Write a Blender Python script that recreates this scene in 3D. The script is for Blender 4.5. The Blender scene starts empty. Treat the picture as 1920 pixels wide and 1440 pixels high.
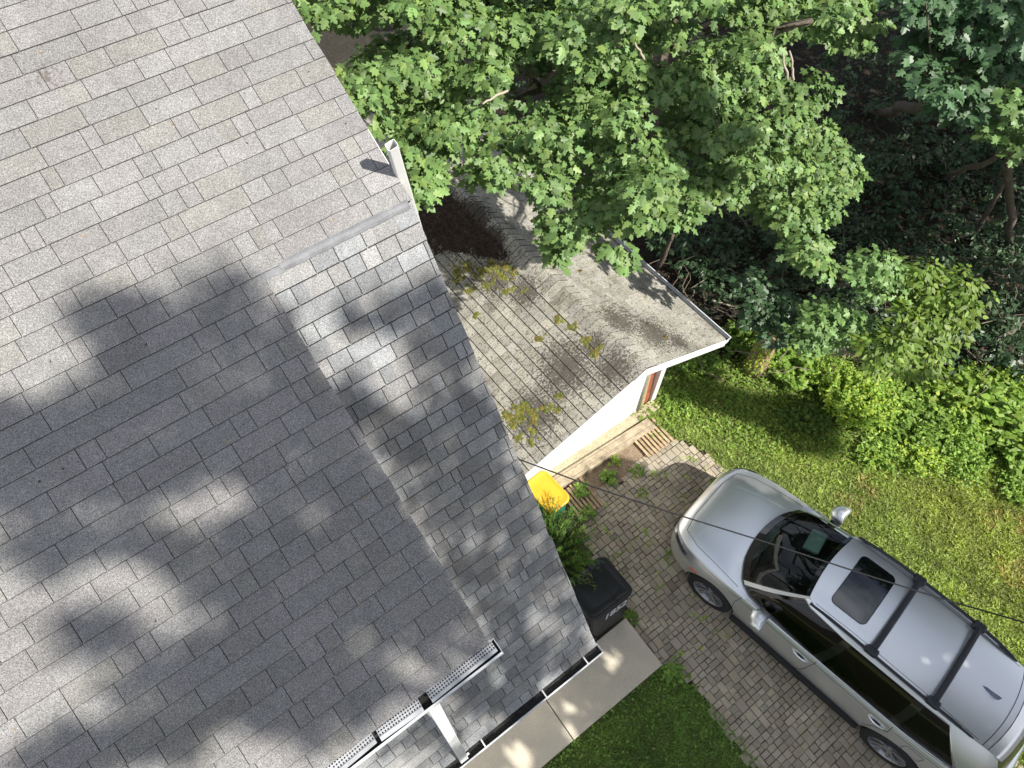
import bpy, bmesh, math, random
import numpy as np
from mathutils import Vector, Matrix
from mathutils.bvhtree import BVHTree
random.seed(7); RNG = np.random.default_rng(11)
SC = bpy.context.scene; COL = SC.collection
rad = math.radians

# ------------------------------------------------------------------ camera
F_PX, TILT, YAW, CAM_H = 1267.0, rad(30.95), rad(-36.03), 10.09
c_r = Vector((math.cos(YAW), math.sin(YAW), 0)); c_f = Vector((-math.sin(YAW), math.cos(YAW), 0)); ZUP = Vector((0, 0, 1))
c_fw = c_f*math.sin(TILT) - ZUP*math.cos(TILT); c_up = c_f*math.cos(TILT) + ZUP*math.sin(TILT)
CAMP = Vector((0, 0, CAM_H))
cam = bpy.data.cameras.new('camera'); cam_o = bpy.data.objects.new('camera', cam); COL.objects.link(cam_o)
cam.sensor_width = 36; cam.lens = F_PX/1920*36; cam.clip_start = .05; cam.clip_end = 500
M = Matrix((c_r, c_up, -c_fw)).transposed().to_4x4(); M.translation = CAMP
cam_o.matrix_world = M; SC.camera = cam_o

def ray(px, py): return c_fw*F_PX + c_r*(px-960) + c_up*(720-py)
def at(px, py, z):
    d = ray(px, py); return CAMP + d*((z-CAM_H)/d.z)
def atd(px, py, depth): return CAMP + ray(px, py)*(depth/F_PX)

# ------------------------------------------------------------------ sun, sky, exposure
SUN_EL, SUN_AZ = rad(45), math.atan2(.34, -.94)     # azimuth measured from +Y towards +X
SDIR = Vector((math.sin(SUN_AZ)*math.cos(SUN_EL), math.cos(SUN_AZ)*math.cos(SUN_EL), math.sin(SUN_EL)))
sl = bpy.data.lights.new('sun', 'SUN'); sl.energy = 5.0; sl.angle = rad(.53); sl.color = (1, .955, .88)
so = bpy.data.objects.new('sun', sl); COL.objects.link(so)
so.rotation_euler = SDIR.to_track_quat('Z', 'Y').to_euler(); so.location = (0, -20, 30)
W = bpy.data.worlds.new('World'); SC.world = W; W.use_nodes = True
nt = W.node_tree; bg = nt.nodes['Background']; sky = nt.nodes.new('ShaderNodeTexSky')
sky.sky_type = 'NISHITA'; sky.sun_disc = False; sky.sun_elevation = SUN_EL; sky.sun_rotation = SUN_AZ
sky.air_density = 1.0; sky.dust_density = 1.5; sky.ozone_density = 1.0
# soft clouds mixed into the sky dome
tcw = nt.nodes.new('ShaderNodeTexCoord'); nw = nt.nodes.new('ShaderNodeTexNoise'); nw.inputs['Scale'].default_value = 2.2; nw.inputs['Detail'].default_value = 6
rw = nt.nodes.new('ShaderNodeValToRGB'); rw.color_ramp.elements[0].position = .42; rw.color_ramp.elements[1].position = .62
mw = nt.nodes.new('ShaderNodeMixRGB'); mw.inputs[2].default_value = (11.0, 11.6, 12.8, 1)
nt.links.new(tcw.outputs['Generated'], nw.inputs['Vector']); nt.links.new(nw.outputs['Fac'], rw.inputs[0])
nt.links.new(rw.outputs[0], mw.inputs[0]); nt.links.new(sky.outputs[0], mw.inputs[1]); nt.links.new(mw.outputs[0], bg.inputs[0])
bg.inputs[1].default_value = .060
SC.view_settings.view_transform = 'Standard'; SC.view_settings.look = 'None'; SC.view_settings.exposure = 0.50; SC.view_settings.gamma = 1
SC.cycles.max_bounces = 6; SC.cycles.diffuse_bounces = 2; SC.cycles.transparent_max_bounces = 8

# ------------------------------------------------------------------ materials
MATS = {}
def mat(name, col, rough=.6, metal=0., noise=None, bump=None, tone=False, spec=.5, coat=0., transl=0., wob=None, stain=None):
    if name in MATS: return MATS[name]
    m = bpy.data.materials.new(name); m.use_nodes = True; n = m.node_tree.nodes; l = m.node_tree.links
    b = n['Principled BSDF']; b.inputs['Roughness'].default_value = rough; b.inputs['Metallic'].default_value = metal
    b.inputs['Specular IOR Level'].default_value = spec; b.inputs['Coat Weight'].default_value = coat; b.inputs['Coat Roughness'].default_value = .04
    tc = n.new('ShaderNodeTexCoord'); vec = tc.outputs['Object']
    rgb = n.new('ShaderNodeRGB'); rgb.outputs[0].default_value = (*col, 1); out = rgb.outputs[0]
    def mulby(sock, fac=1.):
        nonlocal out
        x = n.new('ShaderNodeMixRGB'); x.blend_type = 'MULTIPLY'; x.inputs[0].default_value = fac
        l.new(out, x.inputs[1]); l.new(sock, x.inputs[2]); out = x.outputs[0]
    if tone:
        a = n.new('ShaderNodeAttribute'); a.attribute_name = 'tone'; mulby(a.outputs['Color'])
    for sc, lo, hi, det in (noise or []):
        t = n.new('ShaderNodeTexNoise'); t.inputs['Scale'].default_value = sc; t.inputs['Detail'].default_value = det
        l.new(vec, t.inputs['Vector'])
        r = n.new('ShaderNodeMapRange'); r.inputs[1].default_value = .3; r.inputs[2].default_value = .7
        r.inputs[3].default_value = lo; r.inputs[4].default_value = hi
        l.new(t.outputs['Fac'], r.inputs[0]); mulby(r.outputs[0])
    for sc, thr, wid, c2, amt in (stain or []):
        t = n.new('ShaderNodeTexNoise'); t.inputs['Scale'].default_value = sc; t.inputs['Detail'].default_value = 8; t.inputs['Roughness'].default_value = .65
        l.new(vec, t.inputs['Vector'])
        r = n.new('ShaderNodeMapRange'); r.inputs[1].default_value = thr; r.inputs[2].default_value = thr+wid; r.inputs[3].default_value = 0; r.inputs[4].default_value = amt
        l.new(t.outputs['Fac'], r.inputs[0])
        x = n.new('ShaderNodeMixRGB'); l.new(r.outputs[0], x.inputs[0]); l.new(out, x.inputs[1]); x.inputs[2].default_value = (*c2, 1); out = x.outputs[0]
    l.new(out, b.inputs['Base Color'])
    if bump:
        t = n.new('ShaderNodeTexNoise'); t.inputs['Scale'].default_value = bump[0]; t.inputs['Detail'].default_value = 3
        l.new(vec, t.inputs['Vector']); bp = n.new('ShaderNodeBump'); bp.inputs['Strength'].default_value = bump[1]; bp.inputs['Distance'].default_value = bump[2] if len(bump) > 2 else .004
        l.new(t.outputs['Fac'], bp.inputs['Height']); l.new(bp.outputs[0], b.inputs['Normal'])
    if transl:
        tr = n.new('ShaderNodeBsdfTranslucent'); mx = n.new('ShaderNodeMixShader'); mx.inputs[0].default_value = transl
        g = n.new('ShaderNodeMixRGB'); g.blend_type = 'MULTIPLY'; g.inputs[0].default_value = 1; g.inputs[2].default_value = (1.5, 1.6, .55, 1)
        l.new(out, g.inputs[1]); l.new(g.outputs[0], tr.inputs['Color'])
        l.new(b.outputs[0], mx.inputs[1]); l.new(tr.outputs[0], mx.inputs[2]); l.new(mx.outputs[0], n['Material Output'].inputs['Surface'])
    MATS[name] = m; return m
def glass_mat(name, tint, refl=.12):
    if name in MATS: return MATS[name]
    m = bpy.data.materials.new(name); m.use_nodes = True; n = m.node_tree.nodes; l = m.node_tree.links
    n.remove(n['Principled BSDF']); t = n.new('ShaderNodeBsdfTransparent'); t.inputs[0].default_value = (*tint, 1)
    g = n.new('ShaderNodeBsdfGlossy'); g.inputs['Roughness'].default_value = .01; fr = n.new('ShaderNodeFresnel'); fr.inputs[0].default_value = 1.52
    a = n.new('ShaderNodeMath'); a.operation = 'ADD'; a.inputs[1].default_value = refl; a.use_clamp = True
    mx = n.new('ShaderNodeMixShader'); l.new(fr.outputs[0], a.inputs[0]); l.new(a.outputs[0], mx.inputs[0])
    l.new(t.outputs[0], mx.inputs[1]); l.new(g.outputs[0], mx.inputs[2]); l.new(mx.outputs[0], n['Material Output'].inputs[0])
    MATS[name] = m; return m

GRAN = [(230, .42, 1.58, 1), (100, .76, 1.24, 2), (1.3, .90, 1.09, 4), (14, .93, 1.07, 2)]
m_sh1 = mat('upper shingle granules', (.238, .233, .226), .93, noise=GRAN, bump=(420, .35, .002), tone=True, spec=.25)
m_sh2 = mat('lower shingle granules', (.275, .278, .280), .93, noise=GRAN, bump=(420, .35, .002), tone=True, spec=.25)
m_asph = mat('asphalt edge and course shade', (.035, .034, .034), .95, noise=[(200, .6, 1.4, 2)])
m_gsh = mat('weathered shingles', (.37, .355, .315), .95, noise=[(260, .65, 1.35, 1), (60, .8, 1.2, 3)], bump=(300, .4, .003), tone=True, spec=.2,
            stain=[(2.6, .52, .18, (.16, .14, .105), .75), (11, .57, .09, (.11, .095, .07), .7), (42, .565, .05, (.045, .042, .036), .9)])
def add_spots(m, spots, c2, amp=.30):
    n = m.node_tree.nodes; l = m.node_tree.links; b = n['Principled BSDF']; src = b.inputs['Base Color'].links[0].from_socket
    tc = n.new('ShaderNodeTexCoord'); t = n.new('ShaderNodeTexNoise'); t.inputs['Scale'].default_value = 34; t.inputs['Detail'].default_value = 9; t.inputs['Roughness'].default_value = .75
    l.new(tc.outputs['Object'], t.inputs['Vector']); acc = None
    for (c, r_) in spots:
        d = n.new('ShaderNodeVectorMath'); d.operation = 'DISTANCE'; l.new(tc.outputs['Object'], d.inputs[0]); d.inputs[1].default_value = c
        mr = n.new('ShaderNodeMapRange'); mr.inputs[1].default_value = 0; mr.inputs[2].default_value = r_; mr.inputs[3].default_value = amp; mr.inputs[4].default_value = 0
        l.new(d.outputs['Value'], mr.inputs[0])
        if acc is None: acc = mr.outputs[0]
        else:
            a = n.new('ShaderNodeMath'); a.operation = 'MAXIMUM'; l.new(acc, a.inputs[0]); l.new(mr.outputs[0], a.inputs[1]); acc = a.outputs[0]
    a = n.new('ShaderNodeMath'); a.operation = 'ADD'; l.new(acc, a.inputs[0]); l.new(t.outputs['Fac'], a.inputs[1])
    mr = n.new('ShaderNodeMapRange'); mr.inputs[1].default_value = .64; mr.inputs[2].default_value = .71; mr.inputs[3].default_value = 0; mr.inputs[4].default_value = .82; l.new(a.outputs[0], mr.inputs[0])
    x = n.new('ShaderNodeMixRGB'); l.new(mr.outputs[0], x.inputs[0]); l.new(src, x.inputs[1]); x.inputs[2].default_value = (*c2, 1); l.new(x.outputs[0], b.inputs['Base Color'])
m_white = mat('white painted trim', (.80, .80, .79), .45, noise=[(3, .95, 1.03, 4), (40, .97, 1.03, 2)])
m_siding = mat('white siding', (.78, .775, .76), .5, noise=[(2, .94, 1.03, 5)])
m_alum = mat('white aluminium', (.74, .76, .78), .32, metal=.0, noise=[(15, .9, 1.06, 4)], spec=.6)
m_lead = mat('grey flashing metal', (.185, .19, .20), .62, metal=.15, noise=[(8, .8, 1.2, 5), (60, .9, 1.1, 2)])
m_gutdark = mat('gutter debris', (.022, .021, .02), .9, noise=[(60, .4, 1.8, 4)], bump=(50, .8, .01))
m_conc = mat('sidewalk concrete', (.60, .54, .43), .9, noise=[(1.6, .86, 1.1, 5), (90, .86, 1.14, 3), (320, .85, 1.15, 1)], bump=(200, .3, .002),
             stain=[(130, .68, .03, (.1, .09, .08), .6)])
m_paver = mat('concrete pavers', (.39, .345, .275), .92, noise=[(2.3, .82, 1.15, 4), (120, .8, 1.2, 2)], bump=(160, .4, .003), tone=True, spec=.25,
              stain=[(1.3, .62, .1, (.10, .095, .07), .45)])
m_joint = mat('joint sand', (.055, .048, .036), .98, noise=[(80, .5, 1.5, 3)])
m_soil = mat('soil', (.10, .072, .048), .98, noise=[(3, .6, 1.3, 6), (60, .55, 1.5, 4)], bump=(50, .8, .02))
m_dirt = mat('dirt with gravel', (.27, .20, .135), .96, noise=[(70, .5, 1.5, 3), (8, .8, 1.2, 3)], bump=(70, .9, .015))
m_wood = mat('weathered timber', (.40, .33, .23), .88, noise=[(14, .72, 1.25, 5), (90, .85, 1.15, 2)], bump=(60, .5, .004), stain=[(5, .6, .12, (.16, .12, .08), .6)])
m_wood2 = mat('pallet slats', (.42, .31, .19), .88, noise=[(20, .7, 1.25, 4)], tone=True)
m_wred = mat('red brown plank', (.30, .085, .045), .7, noise=[(12, .75, 1.3, 4)])
m_wtan = mat('tan plank', (.42, .30, .16), .75, noise=[(12, .8, 1.2, 4)])
m_galv = mat('galvanised grey pipe', (.42, .43, .42), .4, metal=.4, noise=[(20, .8, 1.15, 3)])
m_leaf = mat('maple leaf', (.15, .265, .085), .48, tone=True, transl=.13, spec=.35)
m_leafd = mat('shade darkened leaf', (.050, .105, .045), .45, tone=True, transl=.15, spec=.5)  # darker copy of the leaf green, woodland shade put into the colour
m_weed = mat('weed leaf', (.20, .34, .065), .5, tone=True, transl=.3, spec=.4)
m_grass = mat('grass blade', (.33, .40, .12), .6, tone=True, transl=.28, spec=.3)
m_yew = mat('shrub needles', (.075, .165, .03), .5, tone=True, transl=.2)
m_moss = mat('moss cushion', (.20, .185, .035), .95, noise=[(120, .5, 1.4, 3)], bump=(120, .9, .01), tone=True)
m_bark = mat('bark', (.13, .105, .08), .92, noise=[(18, .6, 1.4, 5)], bump=(30, .8, .02))
m_twig = mat('dry twigs', (.23, .19, .14), .9, noise=[(20, .7, 1.3, 3)], tone=True)
m_blackpl = mat('black bin plastic', (.018, .019, .021), .28, noise=[(4, .85, 1.2, 4)], spec=.5)
m_blackpl2 = mat('black bin body plastic', (.02, .021, .022), .5)
m_yel = mat('yellow bin lid', (.78, .44, .03), .42, noise=[(3, .93, 1.05, 3)])
m_teal = mat('green bin plastic', (.01, .20, .14), .45)
m_num = mat('white numerals', (.75, .76, .78), .5)
m_rub = mat('tyre rubber', (.018, .018, .019), .75, noise=[(30, .8, 1.2, 2)])
m_cable = mat('black cable', (.015, .015, .017), .5)

# ------------------------------------------------------------------ helpers
def tag(o, label=None, cat=None, group=None, kind=None):
    if label: o['label'] = label
    if cat: o['category'] = cat
    if group: o['group'] = group
    if kind: o['kind'] = kind
    return o
def link(o, parent=None):
    COL.objects.link(o)
    if parent is not None:
        o.parent = parent; o.matrix_parent_inverse = parent.matrix_basis.inverted() if not parent.get('_local') else Matrix()
    return o
def thing(name, loc, label, cat, group=None, rotz=0, local=False):
    o = bpy.data.objects.new(name, None); o.empty_display_size = .2; COL.objects.link(o)
    o.matrix_basis = Matrix.Translation(Vector(loc)) @ Matrix.Rotation(rotz, 4, 'Z')
    if local: LOCALS.add(o.name)
    return tag(o, label, cat, group)
LOCALS = set()
class MB:
    def __init__(s): s.v = []; s.f = []; s.t = []; s.mi = []
    def add(s, vs, fs, tone=(1, 1, 1), mi=0):
        k = len(s.v); s.v += [tuple(v) for v in vs]; s.t += [tone]*len(vs)
        s.f += [tuple(i+k for i in f) for f in fs]; s.mi += [mi]*len(fs)
    def box(s, lo, hi, tone=(1, 1, 1), mi=0, M=None):
        x0, y0, z0 = lo; x1, y1, z1 = hi
        vs = [Vector(p) for p in ((x0,y0,z0),(x1,y0,z0),(x1,y1,z0),(x0,y1,z0),(x0,y0,z1),(x1,y0,z1),(x1,y1,z1),(x0,y1,z1))]
        if M is not None: vs = [M @ v for v in vs]
        s.add(vs, [(3,2,1,0),(4,5,6,7),(0,1,5,4),(1,2,6,5),(2,3,7,6),(3,0,4,7)], tone, mi)
    def obox(s, c, ax, ay, az, tone=(1, 1, 1), mi=0):
        c = Vector(c); vs = []
        for dz in (-1, 1):
            for dx, dy in ((-1,-1),(1,-1),(1,1),(-1,1)): vs.append(c + Vector(ax)*dx + Vector(ay)*dy + Vector(az)*dz)
        s.add(vs, [(3,2,1,0),(4,5,6,7),(0,1,5,4),(1,2,6,5),(2,3,7,6),(3,0,4,7)], tone, mi)
    def tube(s, pts, r, n=8, tone=(1, 1, 1), mi=0, cap=True):
        pts = [Vector(p) for p in pts]; rs = r if isinstance(r, (list, tuple)) else [r]*len(pts)
        rings = []; prev = None
        for i, p in enumerate(pts):
            d = (pts[min(i+1, len(pts)-1)] - pts[max(i-1, 0)]).normalized()
            a = prev - d*prev.dot(d) if prev is not None else d.orthogonal()
            if a.length < 1e-6: a = d.orthogonal()
            a.normalize(); prev = a; b = d.cross(a)
            rings.append([p + (a*math.cos(t) + b*math.sin(t))*rs[i] for t in (2*math.pi*k/n for k in range(n))])
        vs = [v for rg in rings for v in rg]; fs = []
        for i in range(len(pts)-1):
            for k in range(n):
                fs.append((i*n+k, i*n+(k+1) % n, (i+1)*n+(k+1) % n, (i+1)*n+k))
        if cap: fs += [tuple(range(n))[::-1], tuple(range((len(pts)-1)*n, len(pts)*n))]
        s.add(vs, fs, tone, mi)
    def prism(s, poly, d, tone=(1, 1, 1), mi=0):
        d = Vector(d); n = len(poly); vs = [Vector(p) for p in poly]; vs += [v + d for v in vs]
        s.add(vs, [tuple(range(n)), tuple(range(2*n-1, n-1, -1))] + [(i, i+n, (i+1) % n+n, (i+1) % n) for i in range(n)], tone, mi)
    def build(s, name, m, parent=None, smooth=False, bevel=0, seg=2, fix=True):
        me = bpy.data.meshes.new(name); me.from_pydata(s.v, [], s.f)
        ms = m if isinstance(m, (list, tuple)) else [m]
        for x in ms: me.materials.append(x)
        if len(ms) > 1: me.polygons.foreach_set('material_index', s.mi)
        a = me.attributes.new('tone', 'FLOAT_COLOR', 'POINT')
        a.data.foreach_set('color', np.c_[np.array(s.t, dtype=np.float32), np.ones(len(s.t), np.float32)].ravel())
        if fix:
            bm = bmesh.new(); bm.from_mesh(me); bmesh.ops.recalc_face_normals(bm, faces=bm.faces); bm.to_mesh(me); bm.free()
        if smooth: me.polygons.foreach_set('use_smooth', [True]*len(me.polygons))
        me.update()
        o = bpy.data.objects.new(name, me); COL.objects.link(o)
        if parent is not None:
            o.parent = parent
            if parent.name not in LOCALS: o.matrix_parent_inverse = parent.matrix_basis.inverted()
        if bevel:
            b = o.modifiers.new('bevel', 'BEVEL'); b.width = bevel; b.segments = seg; b.limit_method = 'ANGLE'; b.angle_limit = rad(40)
            b.harden_normals = False
        return o
def build_np(name, V, faces_k, m, parent=None, tone=None):
    """V (n,3); faces_k (nf,k) constant size polygons"""
    V = np.asarray(V, np.float32); Fk = np.asarray(faces_k, np.int32); nf, k = Fk.shape
    me = bpy.data.meshes.new(name); me.vertices.add(len(V)); me.vertices.foreach_set('co', V.ravel())
    me.loops.add(nf*k); me.loops.foreach_set('vertex_index', Fk.ravel())
    me.polygons.add(nf); me.polygons.foreach_set('loop_start', np.arange(nf, dtype=np.int32)*k)
    me.update(calc_edges=True); me.materials.append(m)
    if tone is not None:
        a = me.attributes.new('tone', 'FLOAT_COLOR', 'POINT'); t = np.ones((len(V), 4), np.float32); t[:, :3] = tone; a.data.foreach_set('color', t.ravel())
    o = bpy.data.objects.new(name, me); COL.objects.link(o)
    if parent is not None:
        o.parent = parent
        if parent.name not in LOCALS: o.matrix_parent_inverse = parent.matrix_basis.inverted()
    return o

# leaf templates: two half blades, folded on the midrib (x side, y along, z normal)
def leaf_template(half, fold=.22, droop=.18):
    half = np.array(half, float); R = np.c_[half, -fold*np.abs(half[:, 0]) - droop*half[:, 1]**2]
    L = R.copy(); L[:, 0] *= -1; k = len(half)
    return np.r_[R, L], np.array([np.arange(k), np.arange(2*k-1, k-1, -1)])
T_MAPLE = leaf_template([(0, 0), (.17, -.09), (.40, .03), (.27, .24), (.56, .50), (.22, .53), (.24, .74), (0, 1.02)])
T_OVAL = leaf_template([(0, 0), (.20, .22), (.23, .52), (0, 1)])
T_HEART = leaf_template([(0, 0), (.28, -.06), (.42, .30), (.24, .70), (0, 1)], .15, .15)
T_BLADE = leaf_template([(0, 0), (.09, .1), (0, 1)], 0, .35)
def leaves(P, D, N, size, T):
    """P positions, D axis directions, N approximate normals, size lengths -> verts, faces"""
    tv, tf = T; P = np.asarray(P); n = len(P)
    D = D/np.linalg.norm(D, axis=1, keepdims=True); X = np.cross(D, N); X /= np.linalg.norm(X, axis=1, keepdims=True)+1e-9; Z = np.cross(X, D)
    s = np.asarray(size)[:, None, None]
    V = P[:, None, :] + s*(tv[None, :, 0:1]*X[:, None, :] + tv[None, :, 1:2]*D[:, None, :] + tv[None, :, 2:3]*Z[:, None, :])
    k = len(tv); Fs = (tf[None] + (np.arange(n)*k)[:, None, None]).reshape(-1, tf.shape[1])
    return V.reshape(-1, 3), Fs
def rep_tone(t, T): return np.repeat(t, len(T[0]), axis=0)
def rand_unit(n):
    v = RNG.normal(size=(n, 3)); return v/np.linalg.norm(v, axis=1, keepdims=True)
def green_tone(n, lo=.7, hi=1.3, yel=.12):
    b = RNG.uniform(lo, hi, (n, 1)); y = np.abs(RNG.normal(0, yel, (n, 1)))
    return np.clip(b*np.c_[1+2.2*y, 1+.9*y, 1+0*y], .1, 3)
def vnoise(x, y, sc, seed=0):
    x = np.asarray(x)*sc + 1000; y = np.asarray(y)*sc + 1000; xi = np.floor(x).astype(int); yi = np.floor(y).astype(int); fx = x-xi; fy = y-yi
    h = lambda a, b: ((np.sin(a*127.1 + b*311.7 + seed*17.3)*43758.5453) % 1)
    fx = fx*fx*(3-2*fx); fy = fy*fy*(3-2*fy)
    return (h(xi, yi)*(1-fx) + h(xi+1, yi)*fx)*(1-fy) + (h(xi, yi+1)*(1-fx) + h(xi+1, yi+1)*fx)*fy
def inpoly(x, y, poly):
    c = np.zeros(len(x), bool); n = len(poly)
    for i in range(n):
        x1, y1 = poly[i]; x2, y2 = poly[(i+1) % n]
        k = ((y1 > y) != (y2 > y)) & (x < (x2-x1)*(y-y1)/(y2-y1+1e-12)+x1); c ^= k
    return c

# ------------------------------------------------------------------ ground and setting
XR = 1.534; YT, ZT = 3.325, 6.643; A1, A2 = rad(28.6), rad(57.1)
def z1(y): return ZT + (y-YT)*math.tan(A1)
def z2(y): return ZT + (y-YT)*math.tan(A2)
g = MB(); g.add([(-60, -60, -.02), (80, -60, -.02), (80, 80, -.02), (-60, 80, -.02)], [(0, 1, 2, 3)])
m_ground = mat('woodland ground', (.035, .030, .020), .98, noise=[(.5, .7, 1.2, 5), (25, .5, 1.5, 5)], bump=(30, .9, .03))
tag(g.build('ground', m_ground), kind='structure')
LAWN_R = [(5.25, -9), (14, -9), (12, -2.4), (10.0, -.8), (8.9, .3), (8.1, 1.2), (7.5, 2.1), (7.0, 3.0), (6.4, 3.9), (5.5, 3.9), (4.6, 3.1), (4.7, 2.6), (5.45, 2.2)]
LAWN_L = [(-6, -.03), (2.66, -.03), (2.72, -.8), (2.78, -1.7), (2.9, -9), (-6, -9)]
m_turf = mat('turf', (.13, .15, .04), .95, noise=[(6, .65, 1.3, 6), (60, .5, 1.5, 4)], bump=(60, .8, .02))
g = MB(); g.add([(x, y, -.008) for x, y in LAWN_R], [tuple(range(len(LAWN_R)))]); g.add([(x, y, -.008) for x, y in LAWN_L], [tuple(range(len(LAWN_L)))])
tag(g.build('lawn', m_turf), kind='structure')
g = MB(); g.add([(1.2, .72, -.004), (2.75, .72, -.004), (3.1, 2.2, -.004), (3.6, 2.9, -.004), (5.3, 2.95, -.004), (5.3, 12, -.004), (1.2, 12, -.004)], [tuple(range(7))])
tag(g.build('bare_soil', m_soil), kind='structure')
g = MB(); dp = [(3.35, 2.45), (4.75, 2.3), (4.85, 2.95), (3.2, 2.95)]; g.add([(x, y, .004) for x, y in dp], [(0, 1, 2, 3)])
tag(g.build('dirt_patch', m_dirt), kind='structure')
# driveway of pavers
DRV = [(2.565, -9), (5.5, -9), (5.5, .3), (5.36, 1.35), (5.42, 1.8), (5.25, 2.1), (5.2, 2.35), (4.82, 2.5), (4.3, 2.5), (3.9, 2.42), (3.45, 2.55), (3.05, 2.35), (2.75, 1.9), (2.78, 1.1), (2.565, .72), (2.565, -.1), (2.74, -.5), (2.66, -1.2)]
g = MB(); g.add([(x, y, .0) for x, y in DRV], [tuple(range(len(DRV)))], mi=1)
def paver(x0, y0, x1, y1):
    j = .0038; x0 += j; y0 += j; x1 -= j; y1 -= j
    jt = [random.uniform(-.004, .004) for _ in range(8)]
    cx, cy = (x0+x1)/2, (y0+y1)/2
    dirt = vnoise(cx, cy, 1.6, 5) + .5*vnoise(cx, cy, 4, 8)
    h = .018 + random.uniform(-.003, .004) - (.008 if dirt > 1.12 and cy > .6 else 0)
    base = random.uniform(.82, 1.18); tn = (base*random.uniform(.98, 1.05), base, base*random.uniform(.92, 1.02))
    if dirt > 1.12 and cy > .6: tn = tuple(t*.7 for t in tn)
    o = [(x0+jt[0], y0+jt[1]), (x1+jt[2], y0+jt[3]), (x1+jt[4], y1+jt[5]), (x0+jt[6], y1+jt[7])]
    c = .007; i = [(o[0][0]+c, o[0][1]+c), (o[1][0]-c, o[1][1]+c), (o[2][0]-c, o[2][1]-c), (o[3][0]+c, o[3][1]-c)]
    vs = [(x, y, .002) for x, y in o] + [(x, y, h-.005) for x, y in o] + [(x, y, h) for x, y in i]
    fs = [(8, 9, 10, 11)] + [(4+k, 4+(k+1) % 4, 8+(k+1) % 4, 8+k) for k in range(4)] + [(k, (k+1) % 4, 4+(k+1) % 4, 4+k) for k in range(4)]
    g.add(vs, fs, tn)
yy = -4.6
while yy < 2.75:
    h = .158; xx = 2.5 + random.uniform(0, .1)
    while xx < 5.6:
        w = random.choice([.085, .10, .115, .125]); k = random.random()
        cells = [(xx, yy, xx+w, yy+h)] if k < .34 else ([(xx, yy, xx+w, yy+h*.5), (xx, yy+h*.5, xx+w, yy+h)] if k < .72 else [(xx, yy, xx+w, yy+h*.42), (xx, yy+h*.42, xx+w, yy+h)])
        if k > .9: w = .15; cells = [(xx, yy, xx+w, yy+h*.55), (xx, yy+h*.55, xx+w*.5, yy+h), (xx+w*.5, yy+h*.55, xx+w, yy+h)]
        for c in cells:
            if inpoly(np.array([(c[0]+c[2])/2]), np.array([(c[1]+c[3])/2]), DRV)[0]: paver(*c)
        xx += w
    yy += h
tag(g.build('driveway', [m_paver, m_joint]), kind='structure')
g = MB()
xs = [-6, -2.1, -.55, .98, 2.56]
for a, b in zip(xs[:-1], xs[1:]): g.box((a+.006, -.03, -.05), (b-.006, 1.35 if b < 2 else .745, .075))
tag(g.build('sidewalk', m_conc, bevel=.008), kind='structure')

# ------------------------------------------------------------------ house
def shingles(mb, P0, U, V, rows, expo, ulim, pal, wr=(.08, .36), gap=.0045, butt=.0065, lip=.0035, pgap=.80, phase=0):
    P0, U, V = Vector(P0), Vector(U), Vector(V); N = U.cross(V).normalized()
    if N.z < 0: N = -N
    for i in range(rows):
        u0, u1 = ulim(i); u = u0 - random.uniform(0, .2); first = True
        v0 = i*expo - .004
        rowt = random.uniform(.97, 1.03); tone = pal(); hb = butt; ca = False
        while u < u1:
            w = random.uniform(*wr); e = min(u+w, u1 + random.uniform(-.003, .004)); last = e >= u1-.004
            gp = random.random() < pgap or last
            a = max(u, u0) + (gap/2 if ca else 0); b = e - (gap/2 if gp else 0)
            if b-a < .012: u = e; continue
            v1 = (i+1)*expo + random.uniform(-.0015, .0015)
            t = pal(); t = tuple(c*rowt for c in t)
            p = lambda uu, vv, hh: P0 + U*uu + V*vv + N*hh
            vs = [p(a, v0, .0015), p(b, v0, .0015), p(b, v1, hb), p(a, v1, hb), p(b, v1+lip, .003), p(a, v1+lip, .003), p(b, v0, -.002), p(b, v1, -.002), p(a, v0, -.002), p(a, v1, -.002)]
            mb.add(vs[:4], [(0, 1, 2, 3)], t, 0)
            mb.add([vs[3], vs[2], vs[4], vs[5]], [(0, 1, 2, 3)], (1, 1, 1), 1)
            mb.add([vs[1], vs[6], vs[7], vs[2]], [(0, 1, 2, 3)], (1, 1, 1), 1); mb.add([vs[0], vs[8], vs[9], vs[3]], [(0, 1, 2, 3)], (1, 1, 1), 1)
            ca = gp; hb = butt + random.uniform(-.0015, .0025) if gp else hb
            u = e
def pal1():
    b = random.gauss(1, .045); k = random.random(); 
    return (b*1.015, b*1.01, b*.975) if k < .18 else ((b*1.005, b*.99, b*1.0) if k < .6 else (b*.995, b*1.0, b*1.005))
def pal2():
    b = random.choice([.78, .86, .93, 1.0, 1.07, 1.16])*random.uniform(.96, 1.04); k = random.random()
    return (b*1.02, b, b*.98) if k < .4 else (b*.985, b, b*1.015)
house = thing('gambrel_house', (-2.2, 6.4, 0), 'grey shingled gambrel house with white gutters filling the left half of the view', 'house')
EX = .143; XL = -5.5; YR = 6.4; ZR = z1(YR); YE1 = .778; YE2 = .545
V1 = (0, -math.cos(A1), -math.sin(A1)); V2 = (0, -math.cos(A2), -math.sin(A2))
L1 = (YR-YE1)/math.cos(A1); n1 = int(L1/EX)+1; ex1 = L1/n1; XD = .380
rowflash = (YR-YT)/math.cos(A1)
mb = MB()
m_ = round((L1-rowflash)/EX); ex1 = (L1-rowflash)/m_; kf = math.ceil(rowflash/ex1); n1 = kf + m_ - 1; sh_ = rowflash - kf*ex1     # a course ends exactly at the flashing line
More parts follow.
